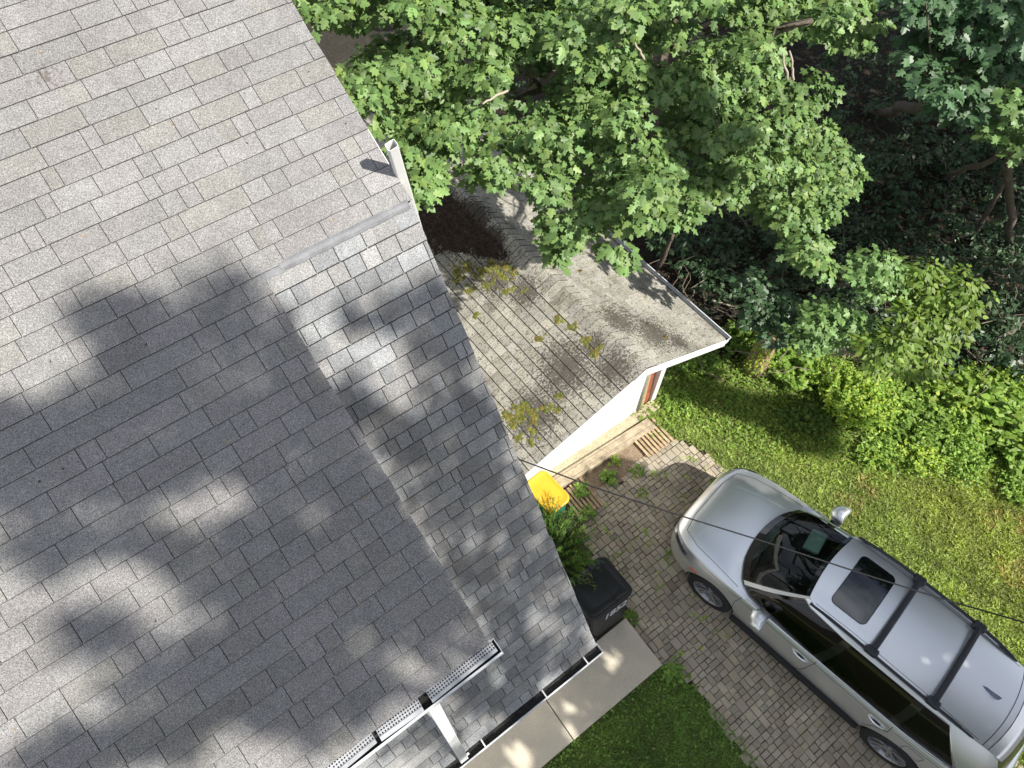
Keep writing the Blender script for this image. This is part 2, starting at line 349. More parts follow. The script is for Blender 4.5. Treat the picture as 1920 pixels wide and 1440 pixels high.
shingles(mb, Vector((0, YR, ZR+.003)) + Vector(V1)*sh_, (1, 0, 0), V1, n1+1, ex1, lambda i: (XL, XR if (i+.6)*ex1+sh_ < rowflash else XD), pal1)
L2 = (YT-.01-YE2)/math.cos(A2); n2 = int(L2/EX)+1; ex2 = L2/n2
o_up = None
# decks
def slab(y0, zz0, y1, zz1, x0, x1, th=.09, nz=.0):
    ny, nzv = -(zz1-zz0), (y1-y0); ln = math.hypot(ny, nzv); ny /= ln; nzv /= ln
    if nzv < 0: ny, nzv = -ny, -nzv
    mb2.add([(x, y - ny*t, z - nzv*t) for x in (x0, x1) for y, z, t in ((y0, zz0, 0), (y1, zz1, 0), (y1, zz1, th), (y0, zz0, th))],
            [(0, 1, 2, 3), (7, 6, 5, 4), (0, 4, 5, 1), (1, 5, 6, 2), (2, 6, 7, 3), (3, 7, 4, 0)], (1, 1, 1), 0)
mb2 = MB(); slab(YT, z1(YT), YR, ZR, XL, XR-.008); slab(YE1+.008, z1(YE1+.008), YT-.001, z1(YT-.001), XL, XD-.008)
up_deck = mb2.build('upper_roof_deck', m_asph, None)
up = mb.build('upper_roof', [m_sh1, m_asph], house, fix=False)
up_deck.parent = up; up_deck.name = 'roof_deck'; up_deck.matrix_parent_inverse = house.matrix_basis.inverted()
up_deck.matrix_parent_inverse = Matrix()
up_deck.matrix_parent_inverse = (house.matrix_basis @ up.matrix_parent_inverse).inverted()
mb = MB(); shingles(mb, (0, YT-.01, z2(YT-.01)+.003), (1, 0, 0), V2, n2, ex2, lambda i: (XL if i > 3 else XD+.004, XR-.006), pal2, wr=(.07, .24), pgap=.66, lip=.010, butt=.006, gap=.007)
lo = mb.build('lower_roof', [m_sh2, m_asph], house, fix=False)
mb2 = MB(); slab(YE2+.006, z2(YE2+.006), YT-.012, z2(YT-.012), XL, XR-.014)
d = mb2.build('roof_deck', m_asph, None); d.parent = lo; d.matrix_parent_inverse = (house.matrix_basis @ lo.matrix_parent_inverse).inverted()
add_spots(m_sh1, [(tuple(CAMP + ray(88, 140)*(Vector((0, -math.sin(A1), math.cos(A1))).dot(Vector((XR, YT, ZT))-CAMP)/Vector((0, -math.sin(A1), math.cos(A1))).dot(ray(88, 140)))), .16)], (.11, .095, .08), amp=.22)
mb = MB()
for _ in range(90):
    x, y = random.uniform(-2.6, 1.45), random.uniform(.9, 5.4)
    if x > XD-.03 and y < YT: continue
    p = Vector((x, y, z1(y)+.012)); a = random.uniform(0, 6.28); l_ = random.uniform(.004, .013); w_ = l_*random.uniform(.25, .8); u_ = Vector((math.cos(a), math.sin(a)*math.cos(A1), math.sin(a)*math.sin(A1))); v_ = Vector((-math.sin(a), math.cos(a)*math.cos(A1), math.cos(a)*math.sin(A1))); k = random.choice([.5, .7, 1.6, 3.0])
    mb.add([p-u_*l_, p+v_*w_, p+u_*l_, p-v_*w_], [(0, 1, 2, 3)], (k, k*.85, k*.6))
o = mb.build('roof_debris', mat('dry debris', (.12, .10, .07), .9, tone=True), None, fix=False); tag(o, 'specks of dry leaf and seed lying on the shingles', kind='stuff'); o.parent = up; o.matrix_parent_inverse = (house.matrix_basis @ up.matrix_parent_inverse).inverted()
# back slopes
mb = MB(); YB = 2*YR
shingles(mb, (0, YR, ZR+.003), (1, 0, 0), (0, math.cos(A1), -math.sin(A1)), 22, .16, lambda i: (XL, XR), pal1, wr=(.2, .6))
yb = YR + 22*.16*math.cos(A1); zb = ZR - 22*.16*math.sin(A1)
shingles(mb, (0, yb, zb), (1, 0, 0), (0, math.cos(A2), -math.sin(A2)), 31, .16, lambda i: (XL, XR), pal1, wr=(.2, .6))
back = mb.build('back_roof', [m_sh1, m_asph], house, fix=False)
yb2 = yb + 31*.16*math.cos(A2); zb2 = zb - 31*.16*math.sin(A2)
mb = MB()
prof = [(.85, .0), (.85, 2.45), (3.45, 6.38), (YR, ZR-.2), (yb-.12, zb-.22), (yb2-.3, zb2-.1), (yb2-.3, 0)]
mb.prism([(1.34, y, z) for y, z in prof], (-(1.34-XL), 0, 0))
mb.build('wall', m_siding, house)
mb = MB(); mb.prism([(.28, .98, 2.9), (.28, .98, z1(.98)-.12), (.28, 3.6, z1(3.6)-.14), (.28, 3.6, 5.8)], (-(.28-XL), 0, 0)); mb.build('dormer_wall', m_siding, house)
# rake boards and drip edges
mb = MB()
def rakeboard(y0, zz0, y1, zz1, x, th=.012, dp=.12):
    d = Vector((0, y1-y0, zz1-zz0)); n = Vector((0, -d.z, d.y)).normalized()
    if n.z < 0: n = -n
    a, b = Vector((x, y0, zz0)), Vector((x, y1, zz1)); q = Vector((-th, 0, 0))
    mb.add([a-n*.012, b-n*.012, b-n*dp, a-n*dp, a-n*.012+q, b-n*.012+q, b-n*dp+q, a-n*dp+q], [(0,1,2,3),(7,6,5,4),(0,4,5,1),(1,5,6,2),(2,6,7,3),(3,7,4,0)])
rakeboard(YT, z1(YT), YR, ZR, XR+.002); rakeboard(YE2, z2(YE2)-.01, YT, z2(YT)-.02, XR-.010)
mb.build('rake_board', m_white, house)
# bent metal flashing where the upper roof ends above the lower slope
mb = MB(); n = 24
sec = [(3.342, .005), (3.334, .012), (3.318, .014), (3.296, .012), (3.286, -.004), (3.288, -.012)]
vs = []; fs = []
for i in range(n+1):
    x = .50 + (1.500-.50)*i/n; w = .003*math.sin(i*1.3)
    for (y, dz) in sec: vs.append((x, y + w, z1(y)+dz))
k = len(sec)
for i in range(n):
    for j in range(k-1): fs.append((i*k+j, i*k+j+1, (i+1)*k+j+1, (i+1)*k+j))
mb.add(vs, fs)
mb.add([(.36, 3.345, z1(3.345)+.009), (.52, 3.345, z1(3.345)+.009), (.52, 3.27, z1(3.27)+.006), (.36, 3.285, z1(3.285)+.006)], [(0, 1, 2, 3)])
mb.build('flashing', m_lead, house, smooth=False)
# upper gutter
def gutter(x0, x1, yroof, ztop, name, wid=.125, dep=.1, hang=(), debris=.45):
    mb = MB(); yo = yroof - wid
    sec = [(yroof, ztop), (yroof, ztop-dep), (yo+.03, ztop-dep), (yo+.012, ztop-dep*.55), (yo, ztop-dep*.35), (yo, ztop), (yo+.014, ztop), (yo+.014, ztop-.006), (yo+.004, ztop-.006), (yo+.004, ztop-dep*.34), (yo+.016, ztop-dep*.55), (yo+.033, ztop-dep+.003), (yroof-.003, ztop-dep+.003), (yroof-.003, ztop)]
    mb.prism([(x0, y, z) for y, z in sec], (x1-x0, 0, 0))
    gt = mb.build(name, m_alum, house)
    for xe in (x0, x1):
        mb = MB(); mb.prism([(xe-.001, y, z) for y, z in ((yroof+.004, ztop+.004), (yroof+.004, ztop-dep-.002), (yo+.03, ztop-dep-.002), (yo-.002, ztop-dep*.35), (yo-.002, ztop+.004))], (.003, 0, 0))
        o = mb.build('end_cap', m_alum); o.parent = gt; o.matrix_parent_inverse = (house.matrix_basis @ gt.matrix_parent_inverse).inverted()
    mb = MB(); nx = int((x1-x0)/.04); vs = []; fs = []
    for i in range(nx+1):
        x = x0+.004 + (x1-x0-.008)*i/nx
        for j in range(4): vs.append((x, yroof-.004-(wid-.012)*j/3, ztop-dep*(1-debris) + random.uniform(-.008, .008)))
    for i in range(nx):
        for j in range(3): fs.append((i*4+j, i*4+j+1, i*4+j+5, i*4+j+4))
    mb.add(vs, fs); o = mb.build('gutter_debris', m_gutdark); o.parent = gt; o.matrix_parent_inverse = (house.matrix_basis @ gt.matrix_parent_inverse).inverted()
    for xh in hang:
        mb = MB(); mb.box((xh-.007, yo+.002, ztop-.004), (xh+.007, yroof+.02, ztop+.003)); o = mb.build('hanger', m_white); o.parent = gt
        o.matrix_parent_inverse = (house.matrix_basis @ gt.matrix_parent_inverse).inverted()
    return gt
ZG1 = z1(YE1) - .012
g_up = gutter(XL, .415, YE1+.012, ZG1, 'upper_gutter', wid=.118)
def pcol(o, p):
    o.parent = p; o.matrix_parent_inverse = (house.matrix_basis @ p.matrix_parent_inverse).inverted()
# perforated guards, three dislodged lengths
def guard(xa, ya, xb, yb_, w=.059, za=.012, lift=.0, fl=.022, flift=.01):
    a = Vector((xa, ya, ZG1+za)); b = Vector((xb, yb_, ZG1+za+lift)); d = (b-a); L = d.length; d.normalize()
    wv = Vector((0, -1, -.12)).normalized(); wv = (wv - d*wv.dot(d)).normalized(); nn = d.cross(wv)
    if nn.z < 0: nn = -nn
    mb = MB(); c = .0195; nu = int(L/c); nv = 3; r = c*.33; R = c/2
    for i in range(nu):
        for j in range(nv):
            ctr = a + d*(i+.5)*c + wv*(j+.5)*c
            sq = [ctr + d*sx*R + wv*sy*R for sx, sy in ((-1, -1), (1, -1), (1, 1), (-1, 1))]
            dm = [ctr + d*sx*r*1.15 + wv*sy*r*1.15 for sx, sy in ((0, -1), (1, 0), (0, 1), (-1, 0))]
            mb.add(sq+dm, [(0, 1, 5, 4), (1, 2, 6, 5), (2, 3, 7, 6), (3, 0, 4, 7)])
    e0, e1 = a + wv*w, b + wv*w - d*(L-nu*c)
    f = wv*fl + nn*flift
    mb.add([e0, e1, e1+nn*.006, e0+nn*.006, e0+f, e1+f], [(0, 1, 2, 3), (3, 2, 5, 4)])
    mb.add([a-wv*.012, a, a+d*nu*c, a-wv*.012+d*nu*c], [(0, 1, 2, 3)])
    o = mb.build('gutter_guard', mat('dull guard mesh', (.46, .47, .48), .5, noise=[(12, .8, 1.15, 4)]), None, fix=False); pcol(o, g_up)
guard(.392, .785, -.145, .772, lift=.012, flift=.004)
guard(-.20, .775, -.53, .785, lift=.004, fl=.03, flift=.006)
guard(-.545, .792, -1.05, .768, za=.022, lift=-.006, fl=.028, flift=.012)
guard(-1.07, .775, -2.0, .78)
# lower gutter
g_lo = gutter(XL, 1.545, YE2+.01, z2(YE2)-.012, 'lower_gutter', wid=.115, hang=(1.34, .78, .0, -.8), debris=.35)
# downspout from the upper gutter to the lower one
top = at(808, 1316, ZG1-.11); bot = Vector((at(866, 1418, 2.42).x, .50, 2.36))
mb = MB(); dd = (bot-top).normalized(); sx = Vector((1, 0, 0)); sx = (sx-dd*sx.dot(dd)).normalized(); sy = dd.cross(sx)
hw, hd = .043, .028; secp = []
for i in range(9): secp.append((-hw+2*hw*i/8, -hd - (.003 if i % 2 else 0)))
for i in range(9): secp.append((hw-2*hw*i/8, hd + (.003 if i % 2 else 0)))
mb.prism([top + sx*a + sy*b for a, b in secp], bot-top)
mb.box((bot.x+.045, .49, 2.44), (bot.x+.075, .51, 2.47))
mb.build('downspout', m_alum, house)
# open white pipe standing just past the gable edge
pb, pt = at(759, 352, 6.52), at(734, 272, 7.12); pb = pb + (pb-pt)*2.2
mb = MB(); dd = (pt-pb).normalized(); sx = Vector((1, 0, 0)); sx = (sx-dd*sx.dot(dd)).normalized(); sy = dd.cross(sx)
def rr(a, b, r, n=3):
    out = []
    for cx, cy, t0 in ((a-r, b-r, 0), (-a+r, b-r, 90), (-a+r, -b+r, 180), (a-r, -b+r, 270)):
        for k in range(n+1): t = rad(t0+90*k/n); out.append((cx+r*math.cos(t), cy+r*math.sin(t)))
    return out
oo = rr(.038, .03, .012); ii = rr(.035, .027, .011); n = len(oo)
vs = [pb+sx*a+sy*b for a, b in oo] + [pt+sx*a+sy*b for a, b in oo] + [pt+sx*a+sy*b for a, b in ii] + [pb+sx*a+sy*b for a, b in ii]
fs = [(k+i*n, (k+1) % n+i*n, (k+1) % n+(i+1)*n, k+(i+1)*n) for i in range(3) for k in range(n)]
mb.add(vs, fs); mb.build('vent_pipe', m_white, house, smooth=False)

# ------------------------------------------------------------------ garage
gar = thing('garage', (4, 6, 0), 'small white gable garage with mossy weathered grey shingle roof', 'garage')
GR, GE, GW = 2.66, 10.2, 3.2
def skew(y): return -.03*(y-GR)
RIDGE = (4.02, 2.92); EAR = (5.72, 2.12); EAL = (2.08, 2.16)
def palg():
    b = random.uniform(.82, 1.15); return (b*1.0, b, b*random.uniform(.94, 1.0))
def slope(ex, ez):
    d = Vector((ex-RIDGE[0], 0, ez-RIDGE[1])); L = d.length; rows = round(L/.136); return Vector((d.x/L, 0, d.z/L)), L, rows
UG = Vector((-.03, 1, 0)).normalized()
mb = MB()
for (ex, ez) in (EAR, EAL):
    v, L, rows = slope(ex, ez)
    shingles(mb, (RIDGE[0], GR, RIDGE[1]+.004), UG, v, rows, L/rows, lambda i: (0, GE-GR), palg, wr=(.15, .17) if ex > 4 else (.155, .165), gap=.004 if ex < 4 else .003, butt=.012 if ex < 4 else .008, lip=.013 if ex < 4 else .006, pgap=1)  # wide dark lip under the left courses stands in for their shadow
groof = mb.build('roof', [m_gsh, m_asph], gar, fix=False)
def ongar(px, py, left=True):
    nrm = UG.cross(slope(*(EAL if left else EAR))[0]); nrm = nrm if nrm.z > 0 else -nrm; nrm.normalize()
    d = ray(px, py); t = nrm.dot(Vector((RIDGE[0], GR, RIDGE[1])) - CAMP)/nrm.dot(d); return CAMP+d*t
add_spots(m_gsh, [(ongar(1160, 600, False), .55), (ongar(1225, 625, False), .6), (ongar(1270, 640, False), .35), (ongar(1060, 690), .75), (ongar(1000, 780), .65), (ongar(1150, 690), .5), (ongar(930, 520), .6), (ongar(1110, 650), .35), (ongar(985, 545), .45)], (.055, .048, .038), amp=.33)
add_spots(m_gsh, [(ongar(800, 400), .75), (ongar(865, 425), .65), (ongar(915, 455), .38), (ongar(780, 345), .8)], (.020, .012, .009), amp=.62)  # near-black brown: leaf debris, with the tree shade also put into the colour
mb = MB()
for (ex, ez) in (EAR, EAL):
    a, b = Vector((RIDGE[0], GR+.006, RIDGE[1])), Vector((ex, GR+.006, ez)); dn = Vector((0, 0, -.07)); e = UG*(GE-GR)
    if ex > 4: b = b + (a-b).normalized()*.01
    mb.add([a, b, b+e, a+e, a+dn, b+dn, b+e+dn, a+e+dn], [(0,1,2,3),(7,6,5,4),(0,4,5,1),(1,5,6,2),(2,6,7,3),(3,7,4,0)])
o = mb.build('roof_deck', m_asph); o.parent = groof; o.matrix_parent_inverse = (gar.matrix_basis @ groof.matrix_parent_inverse).inverted()
# ridge caps: overlapping bent pieces
mb = MB(); capw = .215; k = 0; y = GR-.004
vl, _, _ = slope(*EAL); vr, _, _ = slope(*EAR)
while y < GE:
    y2 = y+.135; t = palg(); t = tuple(c*1.12 for c in t); hh = .012
    c = Vector((RIDGE[0], y, RIDGE[1])) ; c.x = RIDGE[0]+skew(y)
    c2 = Vector((RIDGE[0]+skew(y2), y2+.02, RIDGE[1]))
    def sec(cc, h):
        pts = []
        for s in (-1, -.55, -.25, 0, .25, .55, 1):
            vv = vl if s < 0 else vr; p = cc + vv*abs(s)*capw; p.z += h + .030*(1-abs(s)**1.6)
            pts.append(p)
        return pts
    s1, s2 = sec(c, .016), sec(c2, .006); n = 7
    mb.add(s1+s2, [(i, i+1, n+i+1, n+i) for i in range(n-1)], t, 0)
    mb.add(s1+[p-Vector((0, .004, .016)) for p in s1], [(i, i+1, n+i+1, n+i) for i in range(n-1)], (1, 1, 1), 1)
    y = y2
o = mb.build('ridge_cap', [m_gsh, m_asph], None, fix=False, smooth=False); o.parent = groof; o.matrix_parent_inverse = (gar.matrix_basis @ groof.matrix_parent_inverse).inverted()
# moss cushions on the roof
mb = MB()
def onleft(px, py, left=True):
    nrm = UG.cross(slope(*(EAL if left else EAR))[0]); nrm = nrm if nrm.z > 0 else -nrm; return ongar(px, py, left), nrm.normalized()
def blob(p, n, r, h, tone):
    a = n.orthogonal().normalized(); b = n.cross(a); vs = [p+n*h]; m = 9; fs = []
    jr = [random.uniform(.6, 1.2) for _ in range(m)]
    for rr_, hh in ((.55, .75), (1, -.1)):
        for k in range(m): t = 2*math.pi*k/m; vs.append(p + (a*math.cos(t)+b*math.sin(t))*r*rr_*jr[k] + n*h*hh)
    for k in range(m): fs += [(0, 1+k, 1+(k+1) % m), (1+k, 1+m+k, 1+m+(k+1) % m, 1+(k+1) % m)]
    mb.add(vs, fs, tone)
MOSS = [(860, 520, 10, 7), (900, 515, 12, 6), (915, 535, 9, 6), (960, 510, 12, 6), (1075, 615, 10, 5), (1115, 665, 9, 5), (1140, 640, 9, 4), (945, 500, 10, 6), (990, 775, 14, 6), (950, 780, 10, 6), (870, 505, 16, 10), (925, 500, 14, 9), (880, 545, 10, 6), (940, 520, 12, 8), (955, 545, 8, 5), (985, 545, 6, 3), (895, 590, 5, 3), (1013, 635, 7, 5), (1045, 600, 7, 4), (1100, 640, 10, 6), (1128, 650, 7, 3), (980, 765, 12, 9), (968, 785, 10, 7), (1000, 790, 6, 5), (1030, 765, 9, 8), (1042, 770, 6, 5), (1000, 810, 5, 4), (973, 822, 6, 3), (998, 828, 8, 5), (1048, 742, 5, 3), (960, 800, 6, 4)]
for px, py, s, c in MOSS:
    for _ in range(c*6):
        a, b = random.gauss(0, s*.62), random.gauss(0, s*.45); p, n = onleft(px+a, py+b)
        kk = random.uniform(.5, 1.25); blob(p+n*.009, n, random.uniform(.010, .040), random.uniform(.004, .013), (kk*random.uniform(.7, 1.2), kk, kk))
for px, py in ((1252, 645), (1246, 636), (1060, 490), (1085, 510)):
    p, n = onleft(px, py, False)
    for _ in range(4): blob(p+n*.006+Vector((random.gauss(0, .02), random.gauss(0, .02), 0)), n, .02, .012, (.8, .6, .7))
o = mb.build('moss', m_moss, None, smooth=True); tag(o, 'yellow green moss cushions in the shingle grooves', kind='stuff'); o.parent = groof; o.matrix_parent_inverse = (gar.matrix_basis @ groof.matrix_parent_inverse).inverted()
mb = MB()
for _ in range(9000):
    px, py = random.uniform(755, 990), random.uniform(330, 500)
    if not inpoly(np.array([px]), np.array([py]), [(760, 350), (800, 340), (870, 380), (975, 470), (940, 488), (840, 470), (815, 480)])[0]: continue
    p = ongar(px, py); n = Vector((-.38, 0, .925)); a = rand_unit(1)[0]; a = Vector(a); a = (a-n*a.dot(n)).normalized(); b = n.cross(a); r_ = random.uniform(.010, .032); k = random.uniform(.4, 1.3)
    q = p + n*random.uniform(.012, .02); up_ = n*random.uniform(0, .012)
    mb.add([q-a*r_, q+b*r_*.5+up_, q+a*r_, q-b*r_*.5+up_], [(0, 1, 2, 3)], (k, k, k))
o = mb.build('leaf_debris', mat('brown roof litter', (.065, .040, .026), .95, tone=True), None, fix=False); tag(o, 'brown leaf debris drifted on the shaded slope', kind='stuff'); o.parent = groof; o.matrix_parent_inverse = (gar.matrix_basis @ groof.matrix_parent_inverse).inverted()
# walls
mb = MB()
wx0, wx1 = 2.36, 5.36
zt = lambda x: (RIDGE[1]-.09 - (x-RIDGE[0])*(RIDGE[1]-EAR[1])/(EAR[0]-RIDGE[0])) if x > RIDGE[0] else (RIDGE[1]-.09 - (RIDGE[0]-x)*(RIDGE[1]-EAL[1])/(RIDGE[0]-EAL[0]))
xo0, xo1 = 4.90, 5.25          # open bay beside the corner post
mb.prism([(wx0, GW, .05), (xo0, GW, .05), (xo0, GW, zt(xo0)), (RIDGE[0], GW, zt(RIDGE[0])), (wx0, GW, zt(wx0))], (0, .05, 0))
mb.prism([(xo1+.001, GW-.004, .02), (wx1, GW-.004, .02), (wx1, GW-.004, zt(wx1)), (xo1+.001, GW-.004, zt(xo1))], (0, .1, 0))
mb.prism([(xo0+.001, GW, 1.98), (xo1, GW, 1.98), (xo1, GW, zt(xo1)), (xo0+.001, GW, zt(xo0))], (0, .05, 0))
mb.box((wx1-.08, GW+.101, .02), (wx1, GE-.3, 2.05)); mb.box((wx0, GW+.051, .02), (wx0+.08, GE-.3, 2.05)); mb.box((wx0+.081, GE-.38, .02), (wx1-.081, GE-.3, 2.05))
mb.build('wall', m_siding, gar)
mb = MB(); mb.box((wx0+.02, GW-.012, .42), (xo0-.03, GW-.002, .432)); mb.build('panel_seam', mat('seam grey', (.42, .42, .42), .7), gar)
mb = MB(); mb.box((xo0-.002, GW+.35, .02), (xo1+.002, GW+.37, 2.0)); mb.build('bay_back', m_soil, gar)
mb = MB(); mb.box((wx0-.07, GW-.03, .0), (wx0-.002, GW+.06, 1.9)); mb.build('corner_board', m_wtan, gar)
# rake fascia
mb = MB()
for (ex, ez) in (EAR, EAL):
    d = Vector((ex-RIDGE[0], 0, ez-RIDGE[1])); a = Vector((RIDGE[0], GR-.018, RIDGE[1]-.006)); b = Vector((ex, GR-.018, ez-.006))
    q = Vector((0, .02, 0)); dn = Vector((0, 0, -.13))
    mb.add([a, b, b+dn, a+dn, a+q, b+q, b+dn+q, a+dn+q], [(0,1,2,3),(7,6,5,4),(0,4,5,1),(1,5,6,2),(2,6,7,3),(3,7,4,0)])
mb.build('fascia', m_white, gar)
mb = MB()
for (ex, ez) in (EAR, EAL):
    a = Vector((RIDGE[0], GR+.012, RIDGE[1]-.10)); b = Vector((ex, GR+.012, ez-.10)); q = Vector((0, GW-GR-.014, 0)); dn = Vector((0, 0, -.01))
    mb.add([a, b, b+dn, a+dn, a+q, b+q, b+dn+q, a+dn+q], [(0,1,2,3),(7,6,5,4),(0,4,5,1),(1,5,6,2),(2,6,7,3),(3,7,4,0)])
mb.build('soffit', m_white, gar)
# side gutter
mb = MB(); x, z = EAR[0]+.0, EAR[1]-.002; sec = [(x-.01, z), (x-.01, z-.08), (x+.06, z-.08), (x+.095, z-.03), (x+.095, z+.008), (x+.082, z+.008), (x+.082, z-.028), (x+.055, z-.075), (x-.006, z-.075), (x-.006, z)]
mb.prism([Vector((a, GR-.01, b)) for a, b in sec], UG*(GE-GR))
ggut = mb.build('gutter', m_alum, gar)
mb = MB(); mb.prism([Vector((a, GR-.013, b)) for a, b in ((x-.03, z-.004), (x-.03, z-.11), (x+.065, z-.09), (x+.098, z-.03), (x+.098, z+.011))], (0, .003, 0)); o = mb.build('end_cap', m_alum); o.parent = ggut; o.matrix_parent_inverse = (gar.matrix_basis @ ggut.matrix_parent_inverse).inverted()
mb = MB(); a = Vector((x-.004, GR, z-.05)); b = Vector((x+.072, GR, z-.05)); e = UG*(GE-GR-.01); mb.add([a, b, b+e, a+e], [(0, 1, 2, 3)]); o = mb.build('gutter_debris', mat('grey gutter grit', (.07, .066, .058), .9, noise=[(50, .5, 1.5, 3)])); o.parent = ggut; o.matrix_parent_inverse = (gar.matrix_basis @ ggut.matrix_parent_inverse).inverted()
# concrete footing in front of the wall
mb = MB(); mb.box((wx0-.05, 3.02, -.02), (wx1-.06, GW+.02, .055)); mb.build('footing', mat('yellowed concrete', (.46, .40, .27), .92, noise=[(40, .7, 1.25, 4), (5, .85, 1.1, 3)], stain=[(12, .6, .1, (.2, .17, .08), .6)]), gar, bevel=.006)
# things leaning in the bay
def plank(name, m, x0, x1, yb_, yt, zt_, th, label, cat):
    mb = MB(); a, b = Vector((0, yb_, .03)), Vector((0, yt, zt_)); d = (b-a); nn = Vector((0, -d.z, d.y)).normalized()*th
    mb.add([Vector((x, 0, 0))+p+q for x in (x0, x1) for p in (a, b) for q in (Vector(), nn)], [(0,1,3,2),(4,6,7,5),(0,4,5,1),(2,3,7,6),(0,2,6,4),(1,5,7,3)])
    return tag(mb.build(name, m, None, bevel=.003), label, cat)
plank('wooden_plank', m_wred, 5.13, 5.235, GW+.06, GW+.16, 1.95, .02, 'red brown board standing upright beside the white corner post of the garage', 'plank')
plank('wooden_plank', m_wtan, 5.03, 5.115, GW+.05, GW+.14, 1.95, .03, 'tan board standing upright between the red board and the grey pipe', 'plank')
mb = MB(); mb.tube([(4.965, GW+.02, .03), (4.965, GW+.09, 1.95)], .05, 14); tag(mb.build('drain_pipe', m_galv, smooth=True), 'grey round pipe standing upright at the edge of the garage doorway', 'pipe')
# timber beam
a, b = at(1222, 792, .10), at(1044, 905, .10)
mb = MB(); d = (a-b).normalized(); s = Vector((-d.y, d.x, 0)); mb.obox((a+b)/2 - Vector((0, 0, .05)) + s*.0, d*((a-b).length/2), s*.105, (0, 0, .05))
for _ in range(3):
    off = random.uniform(-.07, .07); mb.obox((a+b)/2 + s*off + Vector((0, 0, .0002)) + d*random.uniform(-.4, .4), d*random.uniform(.4, .9), s*.003, (0, 0, .0006), mi=1)
tag(mb.build('timber_beam', [m_wood, m_soil], bevel=.006), 'long weathered timber beam lying along the foot of the garage wall', 'beam')
def pallet(name, x0, x1, y0, y1, ns, label, grp, miss=()):
    t = thing(name, ((x0+x1)/2, (y0+y1)/2, 0), label, 'pallet', grp)
    for yy in (y0+.06, y1-.06): mb = MB(); mb.box((x0, yy-.025, .006), (x1, yy+.025, .05), (.6, .6, .6)); mb.build('bearer', m_wood2, t)
    for i in range(ns):
        if i in miss: continue
        xx = x0 + (x1-x0)*(i+.5)/ns; k = random.uniform(.8, 1.2)
        mb = MB(); mb.box((xx-.022, y0+random.uniform(-.02, .02), .051), (xx+.022, y1+random.uniform(-.02, .02), .068), (k, k, k)); mb.build('slat', m_wood2, t)
pallet('slatted_pallet', 4.50, 5.08, 2.42, 2.93, 8, 'sunlit wooden slatted pallet at the right end of the timber beam', 'slatted pallets by the garage')
pallet('slatted_pallet', 2.95, 3.42, 2.25, 2.80, 7, 'shaded overgrown slatted pallet beside the yellow lidded bin', 'slatted pallets by the garage')

# ------------------------------------------------------------------ car (local axes: x right, y forward, z up)
m_paint = mat('silver grey paint', (.93, .96, .99), .34, metal=.86, coat=.6, noise=[(900, .97, 1.03, 0)])
m_glass = glass_mat('tinted glass', (.05, .06, .055), .02); m_wsg = glass_mat('windshield glass', (.62, .74, .68), .0)
m_blkgl = mat('black gloss trim', (.008, .009, .011), .08, spec=.7, coat=.6)
m_rail = mat('black roof rail', (.022, .025, .032), .38, spec=.5)
m_chrome = mat('chrome', (.82, .82, .82), .1, metal=1.)
m_dark = mat('dark cabin trim', (.012, .012, .013), .7)
m_seat = mat('pale seat fabric', (.40, .47, .44), .7)
m_rim = mat('alloy rim', (.50, .51, .53), .25, metal=.8); m_rimd = mat('dark rim pocket', (.03, .03, .032), .4)
m_red = mat('red lens', (.45, .01, .008), .15, coat=1); m_orange = mat('orange reflector', (.7, .10, .01), .2); m_lens = mat('clear lens', (.6, .62, .64), .08, metal=.4)
m_seam = mat('panel gap and recess shade', (.012, .014, .02), .7)
def cpos(): 
    a, b = at(1324, 1109, .35), at(1656, 1414, .35); d = (a-b).normalized(); cx = Vector((d.y, -d.x, 0)); return (a+b)/2 + cx*.93, math.atan2(d.y, d.x)-math.pi/2
_c, _h = cpos()
car = thing('parked_car', (_c.x, _c.y, .018), 'silver grey suv with sunroof and black roof rails parked on the paver driveway', 'car', rotz=rad(9.2), local=True)
def evalmesh(o):
    dg = bpy.context.evaluated_depsgraph_get(); me = bpy.data.meshes.new_from_object(o.evaluated_get(dg)); o.modifiers.clear(); o.data = me; return o
# lower body loft: station y, bottom z, half width, shoulder z, shoulder x, deck x, deck z, centre z
ST = [(2.335, .34, .46, .66, .42, .34, .72, .74), (2.31, .27, .58, .76, .52, .42, .81, .83), (2.22, .23, .74, .84, .67, .54, .895, .915), (2.07, .22, .85, .875, .765, .60, .93, .955), (1.92, .22, .892, .90, .81, .64, .95, .985),
      (1.75, .22, .915, .925, .845, .66, .975, 1.015), (1.40, .22, .918, .96, .855, .70, 1.01, 1.06), (1.22, .22, .915, .975, .86, .76, .985, 1.02), (.95, .22, .91, .985, .862, .80, .97, .97),
      (.4, .22, .908, .995, .868, .80, .98, .98), (-.2, .22, .908, 1.005, .87, .80, .99, .99), (-.9, .22, .912, 1.02, .872, .80, 1.0, 1.0), (-1.4, .22, .925, 1.04, .868, .80, 1.02, 1.02),
      (-1.85, .24, .905, 1.06, .835, .72, 1.05, 1.05), (-2.15, .28, .85, 1.05, .765, .60, 1.06, 1.06), (-2.31, .34, .76, 1.00, .66, .50, 1.02, 1.03), (-2.36, .42, .66, .92, .56, .40, .94, .95)]
mb = MB(); rings = []
for (y, zb, xw, zs, xs_, xd, zd, zc) in ST:
    h = [(0, zb), (xw*.7, zb), (xw-.07, zb+.005), (xw-.03, zb+.09), (xw-.012, .46), (xw, .62), (xw-.004, .74), (xs_+.035, zs-.075), (xs_, zs), (xd, zd), (xd*.55, zd*.35+zc*.65), (0, zc)]
    rings.append([Vector((x, y, z)) for x, z in h] + [Vector((-x, y, z)) for x, z in h[-2:0:-1]])
n = len(rings[0]); vs = [v for r in rings for v in r]; fs = []
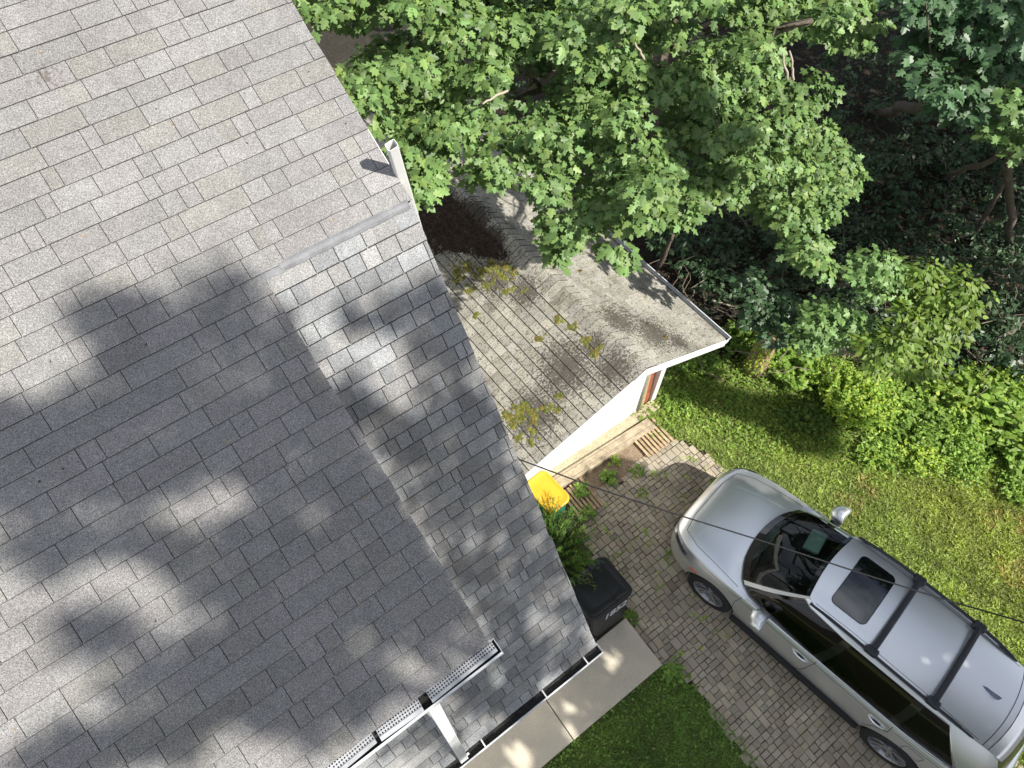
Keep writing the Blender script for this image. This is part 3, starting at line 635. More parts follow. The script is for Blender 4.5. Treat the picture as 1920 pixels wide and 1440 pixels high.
for i in range(len(rings)-1):
    for k in range(n): fs.append((i*n+k, i*n+(k+1) % n, (i+1)*n+(k+1) % n, (i+1)*n+k))
fs += [tuple(range(n)), tuple(range((len(rings)-1)*n, len(rings)*n))[::-1]]
mb.add(vs, fs); body = mb.build('body', [m_paint, m_dark], car, smooth=True)
me = body.data
bmx = bmesh.new(); bmx.from_mesh(me); cl = bmx.edges.layers.float.new('crease_edge'); 
for e in bmx.edges:
    a, b = e.verts
    ia, ib = a.index % n, b.index % n
    if ia == ib and ia in (8, n-8): e[cl] = .55
    if ia == ib and ia in (7, n-7): e[cl] = .3
bmx.to_mesh(me); bmx.free()
md = body.modifiers.new('sub', 'SUBSURF'); md.levels = md.render_levels = 3
evalmesh(body)
cut = MB()
for sx in (-1, 1):
    for wy in (1.39, -1.385): cut.tube([(sx*.62, wy, .355), (sx*1.1, wy, .355)], .40, 40)
co = cut.build('cutter', m_dark, car)
md = body.modifiers.new('cut', 'BOOLEAN'); md.operation = 'DIFFERENCE'; md.object = co; md.solver = 'EXACT'; md.material_mode = 'TRANSFER'
evalmesh(body); bpy.data.objects.remove(co); body.data.polygons.foreach_set('use_smooth', [True]*len(body.data.polygons))
try: body.data.set_sharp_from_angle(angle=rad(35))
except Exception: pass
# greenhouse
B = [(0, 1.37, 1.085), (.40, 1.31, 1.08), (.68, 1.16, 1.055), (.722, 1.12, 1.048), (.78, 1.00, 1.03), (.855, .02, 1.03), (.856, -.10, 1.03), (.85, -1.02, 1.045), (.846, -1.12, 1.05), (.80, -1.80, 1.10), (.715, -2.12, 1.09), (.60, -2.21, 1.07), (0, -2.27, 1.07)]
T = [(0, .575, 1.615), (.30, .56, 1.612), (.515, .515, 1.59), (.538, .495, 1.587), (.582, .39, 1.578), (.625, -.06, 1.605), (.625, -.16, 1.607), (.615, -.98, 1.592), (.61, -1.10, 1.588), (.60, -1.36, 1.575), (.56, -1.80, 1.54), (.50, -1.90, 1.53), (0, -1.96, 1.55)]
SEG = ['windshield', 'windshield', 'pillar', 'pillar', 'fwin', 'bpil', 'rwin', 'cpil', 'qwin', 'dpil', 'dpil', 'rear']
SEG[3] = 'fwin0'
def gh_pt(i, t, s):
    def cr(Q, u):
        j = int(math.floor(u)); f = u-j
        if f < 1e-9: return Vector(Q[j])
        q = [Vector(Q[k]) if k >= 0 else Vector((-Q[-k][0], Q[-k][1], Q[-k][2])) for k in (j-1, j, j+1, j+2)]
        return .5*((2*q[1]) + (q[2]-q[0])*f + (2*q[0]-5*q[1]+4*q[2]-q[3])*f*f + (3*q[1]-q[0]-3*q[2]+q[3])*f**3)
    b, tt = cr(B, i), cr(T, i); p = b.lerp(tt, t); out = Vector((b.x, .25*b.y if (i <= 2 or i >= 11) else 0, 0))
    if out.length > 0: out.normalize()
    p += out*.030*math.sin(math.pi*t); p.x *= s; return p
def strip(i0, i1, s, t0=0, t1=1, off=0., nt=6):
    vs = []; fs = []; sb_ = 5 if i1 <= 2 else 1; m = (i1-i0)*sb_
    for i in range(m+1):
        for j in range(nt+1): vs.append(gh_pt(i0+i/sb_, t0+(t1-t0)*j/nt, s))
    for i in range(m):
        for j in range(nt): fs.append((i*(nt+1)+j, i*(nt+1)+j+1, (i+1)*(nt+1)+j+1, (i+1)*(nt+1)+j))
    return vs, fs
def addstrip(mb, *a, **k): 
    vs, fs = strip(*a, **k); mb.add(vs, fs)
mb = MB()
for s in (1, -1): addstrip(mb, 0, 2, s)
ws = mb.build('windshield', m_wsg, car, smooth=True)
mb = MB()
for s in (1, -1):
    addstrip(mb, 2, 3, s, t0=-.03); addstrip(mb, 9, 11, s, t0=-.03)
    addstrip(mb, 3, 9, s, t0=.93, t1=1.0, nt=1)
mb.build('pillars', m_paint, car, smooth=True)
for s in (-1, 1):
    for (a, b, nm, mm) in ((3, 5, 'side_window', m_glass), (5, 6, 'door_pillar', m_blkgl), (6, 7, 'side_window', m_glass), (7, 8, 'door_pillar', m_blkgl), (8, 9, 'quarter_window', m_glass)):
        mb = MB(); addstrip(mb, a, b, s, t0=.0, t1=.93); mb.build(nm, mm, car, smooth=True)
mb = MB()
for s in (1, -1): addstrip(mb, 11, 12, s)
mb.build('rear_window', m_glass, car, smooth=True)
# roof panel
rows = []
ti_ = [2, 3, 4, 5, 6, 7, 8, 9, 10]; dys = [.06, .035, .02, 0, 0, 0, 0, -.01, -.07]
FR = [1, .96, .85, .66, .33, 0, -.33, -.66, -.85, -.96, -1]
for i, dy in zip(ti_, dys):
    x, y, z = T[i]; cr = .062 if 3 < i < 9 else (.04 if i in (2, 3) else .045)
    rows.append([Vector((x*f, y+dy*(1-f*f), z + cr*(1-abs(f)**2.6))) for f in FR])
def rowlerp(ra, rb, t): return [a.lerp(b, t) for a, b in zip(ra, rb)]
mb = MB(); k = len(FR); vs = [v for r in rows for v in r]
mb.add(vs, [(i*k+j, i*k+j+1, (i+1)*k+j+1, (i+1)*k+j) for i in range(len(rows)-1) for j in range(k-1)])
roof = mb.build('roof', m_paint, car, smooth=True)
md = roof.modifiers.new('sub', 'SUBSURF'); md.levels = md.render_levels = 2; md.boundary_smooth = 'PRESERVE_CORNERS'; evalmesh(roof); roof.data.polygons.foreach_set('use_smooth', [True]*len(roof.data.polygons))
# spoiler
mb = MB(); r0 = rows[-1]; r1 = [Vector((v.x*.97, -1.98-.05*(1-f*f), v.z-.035)) for v, f in zip(r0, FR)]; r2 = [v+Vector((0, .01, -.03)) for v in r1]; r3 = [Vector((v.x, v.y-.02, v.z-.05)) for v in r0]
r0b = [v+Vector((0, -.006, .004)) for v in r0]
vs = [v for r in (r0b, rowlerp(r0b, r1, .5), r1, r2, r3) for v in r]; mb.add(vs, [(i*k+j, i*k+j+1, (i+1)*k+j+1, (i+1)*k+j) for i in range(4) for j in range(k-1)])
mb.build('spoiler', m_paint, car, smooth=True)
# surface helpers
def bvh(*objs):
    V = []; Fc = []
    for o in objs:
        k0 = len(V); V += [v.co.copy() for v in o.data.vertices]; Fc += [tuple(i+k0 for i in p.vertices) for p in o.data.polygons]
    return BVHTree.FromPolygons(V, Fc)
BT = bvh(body); RT = bvh(roof)
def side(y, z, s=-1, off=.001):
    h = BT.ray_cast(Vector((s*2, y, z)), Vector((-s, 0, 0))); return h[0] + h[1]*off*(1 if h[1].x*s > 0 else -1) if h[0] else Vector((s*.9, y, z))
def topp(x, y, off=.001, tree=None):
    h = (tree or BT).ray_cast(Vector((x, y, 3)), Vector((0, 0, -1))); return h[0] + Vector((0, 0, off)) if h[0] else Vector((x, y, 1.6))
def path(pts, n=14):
    out = []
    for (a, b) in zip(pts[:-1], pts[1:]):
        for i in range(n): out.append((a[0]+(b[0]-a[0])*i/n, a[1]+(b[1]-a[1])*i/n))
    return out + [pts[-1]]
def seam(name, pts, fn, r=.0035, m=None, n=12, tree=None):
    mb = MB(); mb.tube([fn(*p) for p in path(pts, n)], r, 5); return mb.build(name, m or m_seam, car, smooth=True)
for s in (-1, 1):
    f = lambda y, z, s=s: side(y, z, s)
    seam('door_seam', [(1.06, .985), (1.09, .80), (1.05, .55), (.98, .30)], f); seam('door_seam', [(-.06, .99), (-.06, .5), (-.02, .30)], f)
    seam('door_seam', [(-1.10, 1.02), (-1.13, .85), (-1.02, .72), (-.96, .5)], f)
    seam('belt_chrome', [(1.02, .992), (.4, .998), (-.9, 1.02), (-1.75, 1.062)], lambda y, z, s=s: Vector((s*(.862 if y > -1.2 else .862-.075*(-(y+1.2))**1.3), y, z+.018)), r=.009, m=m_chrome)
    seam('shoulder_crease_shade', [(1.7, .905), (1.0, .93), (-1.2, .965), (-2.0, .99)], f, r=.0022)  # thin dark line paints the shade of the shoulder crease
    seam('bonnet_seam', [(s*.60, 2.14), (s*.70, 1.9), (s*.765, 1.4), (s*.79, 1.18)], topp)
    seam('bonnet_crease', [(s*.40, 2.05), (s*.50, 1.7), (s*.575, 1.32)], lambda x, y: topp(x, y, -.004), r=.006, m=m_paint)
    # window surround
    mb = MB(); mb.tube([gh_pt(i, .935, s) + Vector((s*.004, 0, 0)) for i in range(3, 10)] + [gh_pt(9, t, s)+Vector((s*.006, 0, 0)) for t in (.7, .45, .2, .02)], [.006]*7+[.009, .012, .013, .014], 6); mb.build('window_chrome', m_chrome, car, smooth=True)
    # handles
    for hy in (.10, -.98):
        mb = MB(); c = side(hy+.0, .865, s); pts = [(-.115, 0), (-.08, .018), (-.03, .028), (.03, .028), (.08, .018), (.115, 0)]
        mb.tube([side(hy+a, .865, s)+Vector((s*b, 0, 0)) for a, b in pts], [.008, .012, .014, .014, .012, .008], 8); mb.build('door_handle', m_chrome, car, smooth=True)
        mb = MB(); p = side(hy, .865, s, .002); mb.tube([p+Vector((0, -.05, 0)), p+Vector((0, 0, 0)), p+Vector((0, .05, 0))], [.012, .022, .012], 8); mb.build('handle_recess_shade', m_seam, car, smooth=True)  # dark lozenge paints the shade behind the handle
    # mirror
    mb = MB(); mv = []
    cx0 = s*.985
    for i, (dx, ry, rz) in enumerate(((-.14, .05, .04), (-.12, .12, .08), (-.03, .155, .11), (.07, .145, .105), (.13, .11, .08), (.15, .05, .04))):
        mv.append([Vector((cx0+s*dx, .74 - abs(dx)*.3 + ry*math.cos(t)*(1 if math.cos(t) > 0 else .35), 1.09+rz*math.sin(t))) for t in (2*math.pi*q/14 for q in range(14))])
    m_ = 14; vs = [v for r in mv for v in r]; mb.add(vs, [(i*m_+q, i*m_+(q+1) % m_, (i+1)*m_+(q+1) % m_, (i+1)*m_+q) for i in range(5) for q in range(m_)] + [tuple(range(m_)), tuple(range(5*m_, 6*m_))])
    mir = mb.build('mirror', m_paint, car, smooth=True)
    mb = MB(); mb.box((min(s*.80, s*.90), .70, .99), (max(s*.80, s*.90), .80, 1.03)); o = mb.build('mirror_stalk', m_blkgl, None); o.parent = mir
    # rail
    mb = MB(); rp = []
    for i in range(25):
        t = i/24; y = .47-2.10*t; x = .585-.10*max(0, (t-.72))**1.3 + .02*math.sin(math.pi*t); zr = topp(s*min(x, .555), y, 0, RT).z
        rp.append(Vector((s*x, y, zr + .004 + .036*min(1, t*9, (1-t)*9))))
    mb.tube(rp, [.017*(1 if 0 < i < 24 else .5) for i in range(25)], 8); rl = mb.build('roof_rail', m_rail, car, smooth=True)
    mb = MB(); mb.tube([p - Vector((0, 0, .02)) for p in rp[::3]], .014, 6); o = mb.build('rail_base', m_rail, None); o.parent = rl
    # reflectors, headlight, tail light
    seam('side_reflector', [(1.80, .655), (1.68, .665)], f, r=.012, m=m_orange, n=3)
    seam('headlight', [(2.22, .77), (2.10, .79), (1.94, .80)], f, r=.028, m=m_blkgl, n=4)
    seam('daytime_lamp', [(2.235, .80), (2.16, .815), (2.06, .825)], f, r=.010, m=m_lens, n=4)
    mb = MB(); pts = [gh_pt(10, .05, s), gh_pt(10, .3, s), gh_pt(10, .55, s)]
    mb.tube([p+Vector((s*-.02, -.03, 0)) for p in pts], [.05, .045, .02], 10); mb.build('tail_light', m_red, car, smooth=True)
    mb = MB(); mb.box((min(s*.86, s*.925), -1.0, .20), (max(s*.86, s*.925), .98, .285)); mb.build('sill', m_dark, car, bevel=.01)
for zz, nm in ((.0, 'crossbar'),): pass
for y in (-.33, -1.11):
    mb = MB(); zt_ = topp(0, y, 0, RT).z
    pts = [Vector((x, y + .0*x, zt_ + .045 - .018*(x/.58)**2)) for x in (-.55, -.4, -.2, 0, .2, .4, .55)]
    secn = [(-.036, -.004), (-.024, .010), (0, .014), (.024, .010), (.036, -.004), (0, -.008)]
    vs = [p + Vector((0, a, b)) for p in pts for a, b in secn]; q = len(secn)
    mb.add(vs, [(i*q+j, i*q+(j+1) % q, (i+1)*q+(j+1) % q, (i+1)*q+j) for i in range(len(pts)-1) for j in range(q)] + [tuple(range(q)), tuple(range((len(pts)-1)*q, len(pts)*q))])
    cb = mb.build('crossbar', m_rail, car, smooth=False)
    for s in (-1, 1):
        mb = MB(); mb.box((min(s*.53, s*.635), y-.075, zt_-.045), (max(s*.53, s*.635), y+.075, zt_+.035)); o = mb.build('clamp', m_rail, None, bevel=.025); o.parent = cb
# sunroof
mb = MB(); out0 = rr(.40, .225, .07, 5); cyy = .10; out = []
for q in range(len(out0)):
    a, b = out0[q], out0[(q+1) % len(out0)]; mm = max(1, int(math.dist(a, b)/.04))
    out += [(a[0]+(b[0]-a[0])*j/mm, a[1]+(b[1]-a[1])*j/mm) for j in range(mm)]
ring = [topp(a, cyy+b, .006, RT) for a, b in out]; c = topp(0, cyy, .008, RT); n = len(out); vs = [c]; fr_ = (.2, .4, .6, .8, 1)
for q in fr_: vs += [topp(a*q, cyy+b*q, .007, RT) for a, b in out]
mb.add(vs, [(0, 1+i, 1+(i+1) % n) for i in range(n)] + [(1+k_*n+i, 1+(k_+1)*n+i, 1+(k_+1)*n+(i+1) % n, 1+k_*n+(i+1) % n) for k_ in range(4) for i in range(n)])
mb.build('sunroof', mat('dark sunroof glass', (.006, .007, .009), .015, spec=1., coat=1), car, smooth=True)
mb = MB(); mb.tube(ring+[ring[0]], .004, 5, cap=False); mb.build('sunroof_seal', m_seam, car)
for s in (-1, 1):
    mb = MB(); mb.tube([topp(s*.535, y, .0, RT) for y in np.linspace(.42, -1.68, 16)], .003, 4); mb.build('roof_ditch', m_seam, car)
mb = MB(); mb.tube([topp(x, -1.735-.06*(1-(x/.56)**2), .001, RT) for x in np.linspace(-.55, .55, 17)], .004, 5); mb.build('tailgate_seam', m_seam, car)
# antenna fin
z0 = topp(0, -1.5, 0, RT).z; mb = MB()
vs = []; 
for (y, w, h) in ((-1.43, .004, .0), (-1.48, .022, .012), (-1.55, .030, .032), (-1.61, .026, .055), (-1.64, .012, .062)):
    zz = topp(0, y, -.002, RT).z; vs += [Vector((-w, y, zz)), Vector((-w*.25, y, zz+h)), Vector((w*.25, y, zz+h)), Vector((w, y, zz))]
mb.add(vs, [(i*4+j, i*4+j+1, i*4+j+5, i*4+j+4) for i in range(4) for j in range(3)] + [(16, 17, 18, 19)]); mb.build('antenna_fin', mat('slate fin', (.10, .12, .20), .25, coat=1), car, smooth=False)
# windshield frit, wipers, cowl
def wsp(u, t, lift=.006):   # u in -2..2 over the two strips
    s = 1 if u >= 0 else -1; p = gh_pt(abs(u), t, s); return p + Vector((0, .5, .8)).normalized()*lift
mb = MB(); n = 16
for (t0, t1) in ((-.05, .07), (.945, 1.0)):
    vs = [wsp(-2+4*i/n, t) for i in range(n+1) for t in (t0, t1)]; mb.add(vs, [(2*i, 2*i+1, 2*i+3, 2*i+2) for i in range(n)])
mb.build('windshield_border', m_blkgl, car)
for s in (-1, 1): mb = MB(); mb.add([wsp(s*2, t) for t in np.linspace(0, 1, 8)] + [wsp(s*1.93, t) for t in np.linspace(0, 1, 8)], [(i, i+1, i+9, i+8) for i in range(7)]); mb.build('windshield_side_trim', m_blkgl, car)
for (u0, u1) in ((-1.75, -.1), (-.2, 1.3)):
    mb = MB(); mb.tube([wsp(u0+(u1-u0)*i/8, .05+.10*math.sin(math.pi*i/8*.6)+.02, .022) for i in range(9)], .008, 5); wp = mb.build('wiper', m_dark, car)
    mb = MB(); mb.tube([wsp(u0+(u1-u0)*i/8, .115+.05*math.sin(math.pi*i/8), .014) for i in range(9)], .006, 4); o = mb.build('wiper_blade', m_rub, None); o.parent = wp
mb = MB(); bm_ = [gh_pt(i, -.02, 1) for i in range(13)]; ring2 = [Vector((p.x*.985, p.y*.985, .995+.02)) for p in bm_] + [Vector((-p.x*.985, p.y*.985, .995+.02)) for p in bm_[-2:0:-1]]
mb.add(ring2, [tuple(range(len(ring2)))]); mb.build('cabin_dark_sheet', m_dark, car)  # dark sheet at belt height, paints the gloom inside the cabin
mb = MB(); mb.obox((0, .86, 1.07), (.68, 0, 0), (0, .20, .0), (0, 0, .045)); mb.build('dashboard', m_dark, car, bevel=.03)
mb = MB(); c = Vector((-.36, .52, 1.12)); ax = Vector((0, .35, .94)).normalized(); a1 = Vector((1, 0, 0)); a2 = ax.cross(a1)
mb.tube([c + (a1*math.cos(t)+a2*math.sin(t))*.18 for t in np.linspace(0, 2*math.pi, 25)], .014, 6, cap=False); mb.build('steering_wheel', m_dark, car, smooth=True)
for sx in (-.37, .37):
    mb = MB(); mb.obox((sx, .12, 1.22), (.22, 0, 0), (0, .07, -.015), (0, .06, .20)); st = mb.build('seat', m_seat if sx > 0 else mat('grey seat', (.12, .125, .13), .7), car, bevel=.05, seg=3)
    mb = MB(); mb.obox((sx, .16, 1.46), (.11, 0, 0), (0, .05, 0), (0, 0, .06)); o = mb.build('headrest', m_seat if sx > 0 else MATS['grey seat'], None, bevel=.03, seg=3); o.parent = st
mb = MB(); mb.obox((.36, .80, 1.17), (.17, .02, 0), (-.02, .10, -.02), (0, .004, .035)); mb.build('pale_dash_slab', mat('pale teal slab', (.50, .66, .60), .6), car, bevel=.02)  # pale teal slab on the passenger side of the dashboard
mb = MB(); mb.obox((.02, .50, 1.53), (.11, 0, 0), (0, .02, .01), (0, -.01, .03)); mb.build('rear_view_mirror', m_dark, car, bevel=.01)
# bonnet shut line at the front, grille, badge bar
seam('bonnet_seam', [(-.60, 2.14), (-.3, 2.20), (.3, 2.20), (.60, 2.14)], topp); 
mb = MB(); mb.box((-.50, 2.29, .42), (.50, 2.345, .62)); mb.build('grille', m_dark, car, bevel=.02)
# fuel door
mb = MB(); pts = [(-1.46+a, .84+b) for a, b in rr(.11, .085, .03, 3)]; mb.tube([side(y, z, -1) for y, z in pts+[pts[0]]], .003, 4, cap=False); mb.build('fuel_door', m_seam, car)
# wheels
def wheel(sx, wy, steer=0):
    w = bpy.data.objects.new('wheel', None); COL.objects.link(w); w.parent = car; w.empty_display_size = .1
    w.matrix_basis = Matrix.Translation((sx*.815, wy, .355)) @ Matrix.Rotation(steer, 4, 'Z') @ (Matrix.Rotation(math.pi, 4, 'Z') if sx > 0 else Matrix())
    # outer face looks towards -x
    mb = MB(); prof = [(.10, .235), (.105, .30), (.095, .345), (.06, .358), (-.06, .358), (-.10, .345), (-.118, .30), (-.112, .255), (-.095, .238)]; n = 48
    vs = [Vector((a, r*math.cos(2*math.pi*k/n), r*math.sin(2*math.pi*k/n))) for a, r in prof for k in range(n)]; q = len(prof)
    mb.add(vs, [(i*n+k, i*n+(k+1) % n, (i+1)*n+(k+1) % n, (i+1)*n+k) for i in range(q-1) for k in range(n)]); LOCALS.add(w.name); t = mb.build('tyre', m_rub, w, smooth=True)
    mb = MB(); prof = [(-.095, .238), (-.104, .236), (-.10, .226), (-.05, .215), (.02, .20)]
    vs = [Vector((a, r*math.cos(2*math.pi*k/n), r*math.sin(2*math.pi*k/n))) for a, r in prof for k in range(n)]; q = len(prof)
    mb.add(vs, [(i*n+k, i*n+(k+1) % n, (i+1)*n+(k+1) % n, (i+1)*n+k) for i in range(q-1) for k in range(n)])
    for k in range(5):
        for da in (-.17, .17):
            a = 2*math.pi*k/5 + .3; a0, a1_ = a+da*.55, a+da*1.25
            p0 = Vector((-.055, .05*math.cos(a0), .05*math.sin(a0))); p1 = Vector((-.092, .226*math.cos(a1_), .226*math.sin(a1_))); d = (p1-p0); tt = Vector((0, -math.sin(a), math.cos(a)))
            mb.add([p0-tt*.016, p0+tt*.016, p1+tt*.020, p1-tt*.020, p0-tt*.016+Vector((.03, 0, 0)), p0+tt*.016+Vector((.03, 0, 0)), p1+tt*.020+Vector((.03, 0, 0)), p1-tt*.020+Vector((.03, 0, 0))], [(0,1,2,3),(7,6,5,4),(0,4,5,1),(1,5,6,2),(2,6,7,3),(3,7,4,0)])
    mb.tube([(-.04, 0, 0), (-.075, 0, 0)], .06, 20); rim = mb.build('rim', m_rim, w, smooth=False)
    mb = MB(); mb.tube([(.0, 0, 0), (.02, 0, 0)], .215, 32); o = mb.build('brake_disc', m_rimd, w)
for sx in (-1, 1): wheel(sx, 1.39); wheel(sx, -1.385)

# ------------------------------------------------------------------ wheeled bins
def tbin(name, cx, cy, w, d, h, rot, mbody, mlid, label, lidm=.03, tilt=0):
    """front of the bin looks towards local -y"""
    t = thing(name, (cx, cy, 0.0), label, 'wheeled bin', 'wheeled bins by the house', rotz=rot, local=True)
    if tilt: t.matrix_basis = t.matrix_basis @ Matrix.Rotation(tilt, 4, 'X')
    mb = MB(); lv = []
    for z, k in ((.06, .86), (h*.5, .93), (h-.07, .98), (h-.06, 1.01), (h-.02, 1.01)):
        lv.append([Vector((a*k, b*k, z)) for a, b in rr(w/2, d/2, .05, 4)])
    n = len(lv[0]); mb.add([v for r in lv for v in r], [(i*n+j, i*n+(j+1) % n, (i+1)*n+(j+1) % n, (i+1)*n+j) for i in range(len(lv)-1) for j in range(n)] + [tuple(range(n))[::-1]])
    mb.build('body', mbody, t, smooth=False)
    mb = MB(); lv = []
    for z, k, e in ((h-.03, 1.06, 0), (h-.005, 1.07, 0), (h+.012, 1.03, 0), (h+.014, .95, 0), (h+.006, .92, 0), (h+.018, .6, 0)):
        lv.append([Vector((a*k, b*k, z)) for a, b in rr(w/2+lidm*.3, d/2+lidm*.3, .09, 5)])
    n = len(lv[0]); mb.add([v for r in lv for v in r], [(i*n+j, i*n+(j+1) % n, (i+1)*n+(j+1) % n, (i+1)*n+j) for i in range(len(lv)-1) for j in range(n)] + [tuple(range((len(lv)-1)*n, len(lv)*n))])
    mb.build('lid', mlid, t, smooth=True, bevel=.0)
    return t
bb = tbin('wheeled_bin', 2.255, 1.02, .66, .60, 1.07, rad(-1), m_blackpl2, m_blackpl, 'black wheeled bin with white numbers 1852 beside the sidewalk', tilt=-.15)
mb = MB(); mb.box((.075, -.31, 1.076), (.087, .31, 1.0935)); mb.build('lid_crease', m_seam, bb)
mb = MB(); mb.tube([(a*.93, b*.93, 1.09) for a, b in rr(.345, .312, .09, 5)]+[(.345*.93, (.312-.09)*.93, 1.09)], .006, 5, cap=False); mb.build('lid_rim', m_blackpl2, bb)
for sy in (-1, 1):
    mb = MB(); mb.tube([(-.34, sy*.25-.03, .12), (-.34, sy*.25+.03, .12)], .12, 20); mb.build('wheel', m_rub, bb, smooth=False)
mb = MB(); mb.tube([(-.36, -.25, 1.03), (-.41, -.25, 1.04), (-.41, .25, 1.04), (-.36, .25, 1.03)], .014, 8); mb.build('handle', m_blackpl2, bb, smooth=True)
fc = bpy.data.curves.new('numerals', 'FONT'); fc.body = '1852'; fc.size = .17; fc.shear = .25; fc.extrude = .0015; fc.align_x = 'CENTER'; fc.offset = .004
fo = bpy.data.objects.new('numerals_tmp', fc); COL.objects.link(fo); bpy.context.view_layer.update()
nm = bpy.data.meshes.new_from_object(fo.evaluated_get(bpy.context.evaluated_depsgraph_get())); bpy.data.objects.remove(fo)
no = bpy.data.objects.new('numerals', nm); COL.objects.link(no); nm.materials.clear(); nm.materials.append(m_num); no.parent = bb
no.matrix_basis = Matrix.Translation((.06, -.294, .70)) @ Matrix.Rotation(rad(90)-.045, 4, 'X') @ Matrix.Diagonal((1.15, 1.15, 1, 1))
rb = tbin('wheeled_bin', 2.56, 2.66, .36, .56, 1.0, rad(4), m_teal, m_yel, 'green recycling bin with a yellow lid at the corner of the garage')

# ------------------------------------------------------------------ overhead cable
mb = MB(); cps = []
p0 = Vector((1.545, 1.78, 4.20)); 
zc0 = 4.2
dl = [(975, 862, 4.16), (1115, 914, 4.13), (1260, 962, 4.12), (1435, 1016, 4.15), (1600, 1070, 4.22), (1760, 1121, 4.33), (1920, 1167, 4.45), (2300, 1270, 4.9)]
cps = [at(a, b, z) for a, b, z in dl]; cps = [Vector((1.36, cps[0].y+.05, 4.16))] + cps
mb.tube(cps, .0075, 6); tag(mb.build('overhead_cable', m_cable, smooth=True), 'thin black cable running from the roof edge over the car', 'cable')

# ------------------------------------------------------------------ vegetation
class Leafy:
    """collects leaves of one template for one object"""
    def __init__(s, T): s.T = T; s.V = []; s.F = []; s.t = []; s.n = 0
    def add(s, P, D, N, size, tone):
        V, Fs = leaves(P, D, N, size, s.T); s.F.append(Fs + s.n); s.n += len(V); s.V.append(V); s.t.append(rep_tone(tone, s.T))
    def build(s, name, m, parent=None):
        if not s.V: return None
        return build_np(name, np.concatenate(s.V), np.concatenate(s.F), m, parent, np.concatenate(s.t))
def rosette(L, tips, outdir, nl, smin, smax, spread=1.9, droop=.35, pet=.08, lo=.7, hi=1.25, yel=.08, nrm_noise=.35):
    """leaves fanned round each twig tip"""
    tips = np.asarray(tips); n = len(tips); P = np.repeat(tips, nl, 0); O = np.repeat(np.asarray(outdir), nl, 0)
    az = np.arctan2(O[:, 1], O[:, 0]) + RNG.uniform(-spread, spread, n*nl)
    dz = -droop + RNG.normal(0, .28, n*nl)
    D = np.c_[np.cos(az), np.sin(az), dz]; D /= np.linalg.norm(D, axis=1, keepdims=True)
    P = P + D*RNG.uniform(.3, 1.3, (n*nl, 1))*pet + RNG.normal(0, .018, (n*nl, 3))
    N = np.c_[O[:, 0]*.35, O[:, 1]*.35, np.ones(n*nl)] + RNG.normal(0, nrm_noise, (n*nl, 3))
    tn = green_tone(n*nl, lo, hi, yel)*np.repeat(RNG.uniform(.85, 1.15, (n, 1)), nl, 0)
    L.add(P, D, N, RNG.uniform(smin, smax, n*nl), tn)
def dome(L, c, r, ntw, nl, smin, smax, flat=.6, out=None, **k):
    d = rand_unit(ntw); d[:, 2] = np.abs(d[:, 2])*1.1 - .25; rr_ = RNG.uniform(.55, 1.05, (ntw, 1))
    tips = np.array(c)[None] + d*rr_*np.array([r, r, r*flat]); o = d.copy(); o[:, 2] = 0; o += (np.array(out) if out is not None else 0) + RNG.normal(0, .2, (ntw, 3)); o[:, 2] = 0
    rosette(L, tips, o, nl, smin, smax, **k); return tips
def branch(mb, a, b, r0, r1, wob=.06, n=6, tone=(1, 1, 1)):
    a, b = Vector(a), Vector(b); L = (b-a).length; pts = []
    for i in range(n+1):
        t = i/n; p = a.lerp(b, t) + Vector((random.gauss(0, wob), random.gauss(0, wob), random.gauss(0, wob*.5)))*L*.5*math.sin(math.pi*t)
        pts.append(p)
    mb.tube(pts, [r0+(r1-r0)*i/n for i in range(n+1)], 7, tone); return pts
def px_poly_pts(poly, step, jit):
    xs_ = [p[0] for p in poly]; ys_ = [p[1] for p in poly]; out = []
    y = min(ys_); row = 0
    while y < max(ys_):
        x = min(xs_) + (row % 2)*step/2
        while x < max(xs_):
            out.append((x+random.gauss(0, jit), y+random.gauss(0, jit))); x += step
        y += step*.85; row += 1
    a = np.array(out); k = inpoly(a[:, 0], a[:, 1], poly); return a[k]
# --- big sunlit maple
MAPLE = [(590, -90), (600, 20), (668, 60), (655, 165), (700, 185), (730, 245), (775, 280), (785, 345), (805, 345), (815, 290), (880, 290), (900, 310), (985, 300), (1005, 380), (1025, 440), (1070, 440), (1120, 410), (1165, 450), (1190, 430), (1270, 395), (1380, 395), (1480, 395), (1500, 470), (1545, 510), (1545, 420), (1600, 335), (1575, 255), (1525, 165), (1470, 130), (1470, 100), (1540, 95), (1590, 75), (1640, 45), (1600, -90)]
GAPS = [(760, 60, 16), (1060, 210, 18), (1400, 200, 16), (1290, 300, 18), (1150, 150, 18), (1420, 330, 16), (830, 200, 16), (1570, 60, 14), (990, 250, 16), (965, 175, 36), (1190, 60, 30), (1260, 110, 26), (1120, 245, 30), (1090, 330, 24), (1330, 60, 24), (880, 100, 18), (1230, 230, 26), (1480, 125, 36), (1010, 130, 20)]
mt = thing('maple_tree', (8.6, 7.2, 0), 'large sunlit maple spreading its pale green crown over the garage roof', 'tree')
Lm = Leafy(T_MAPLE); twig_mb = MB(); cl = []
def mdepth(px, py): return 5.75 + .0011*(px-600) + .0006*py + .35*math.sin(px*.013+1)*math.cos(py*.017) + .0042*max(0, px-1330)
pts = px_poly_pts(MAPLE, 57, 11)
for px, py in pts:
    if any((px-a)**2+(py-b)**2 < (r_+14)**2 for a, b, r_ in GAPS): continue
    de = mdepth(px, py) + random.gauss(0, .30); c = atd(px, py, de); cl.append(c)
    rr_ = random.uniform(.17, .27)
    dome(Lm, c, rr_, int(17 + rr_*62), random.choice([5, 6]), .052, .102, flat=.6, out=(-.35, -.45, 0), lo=.55, hi=1.15, yel=.09, droop=.42, nrm_noise=.48)
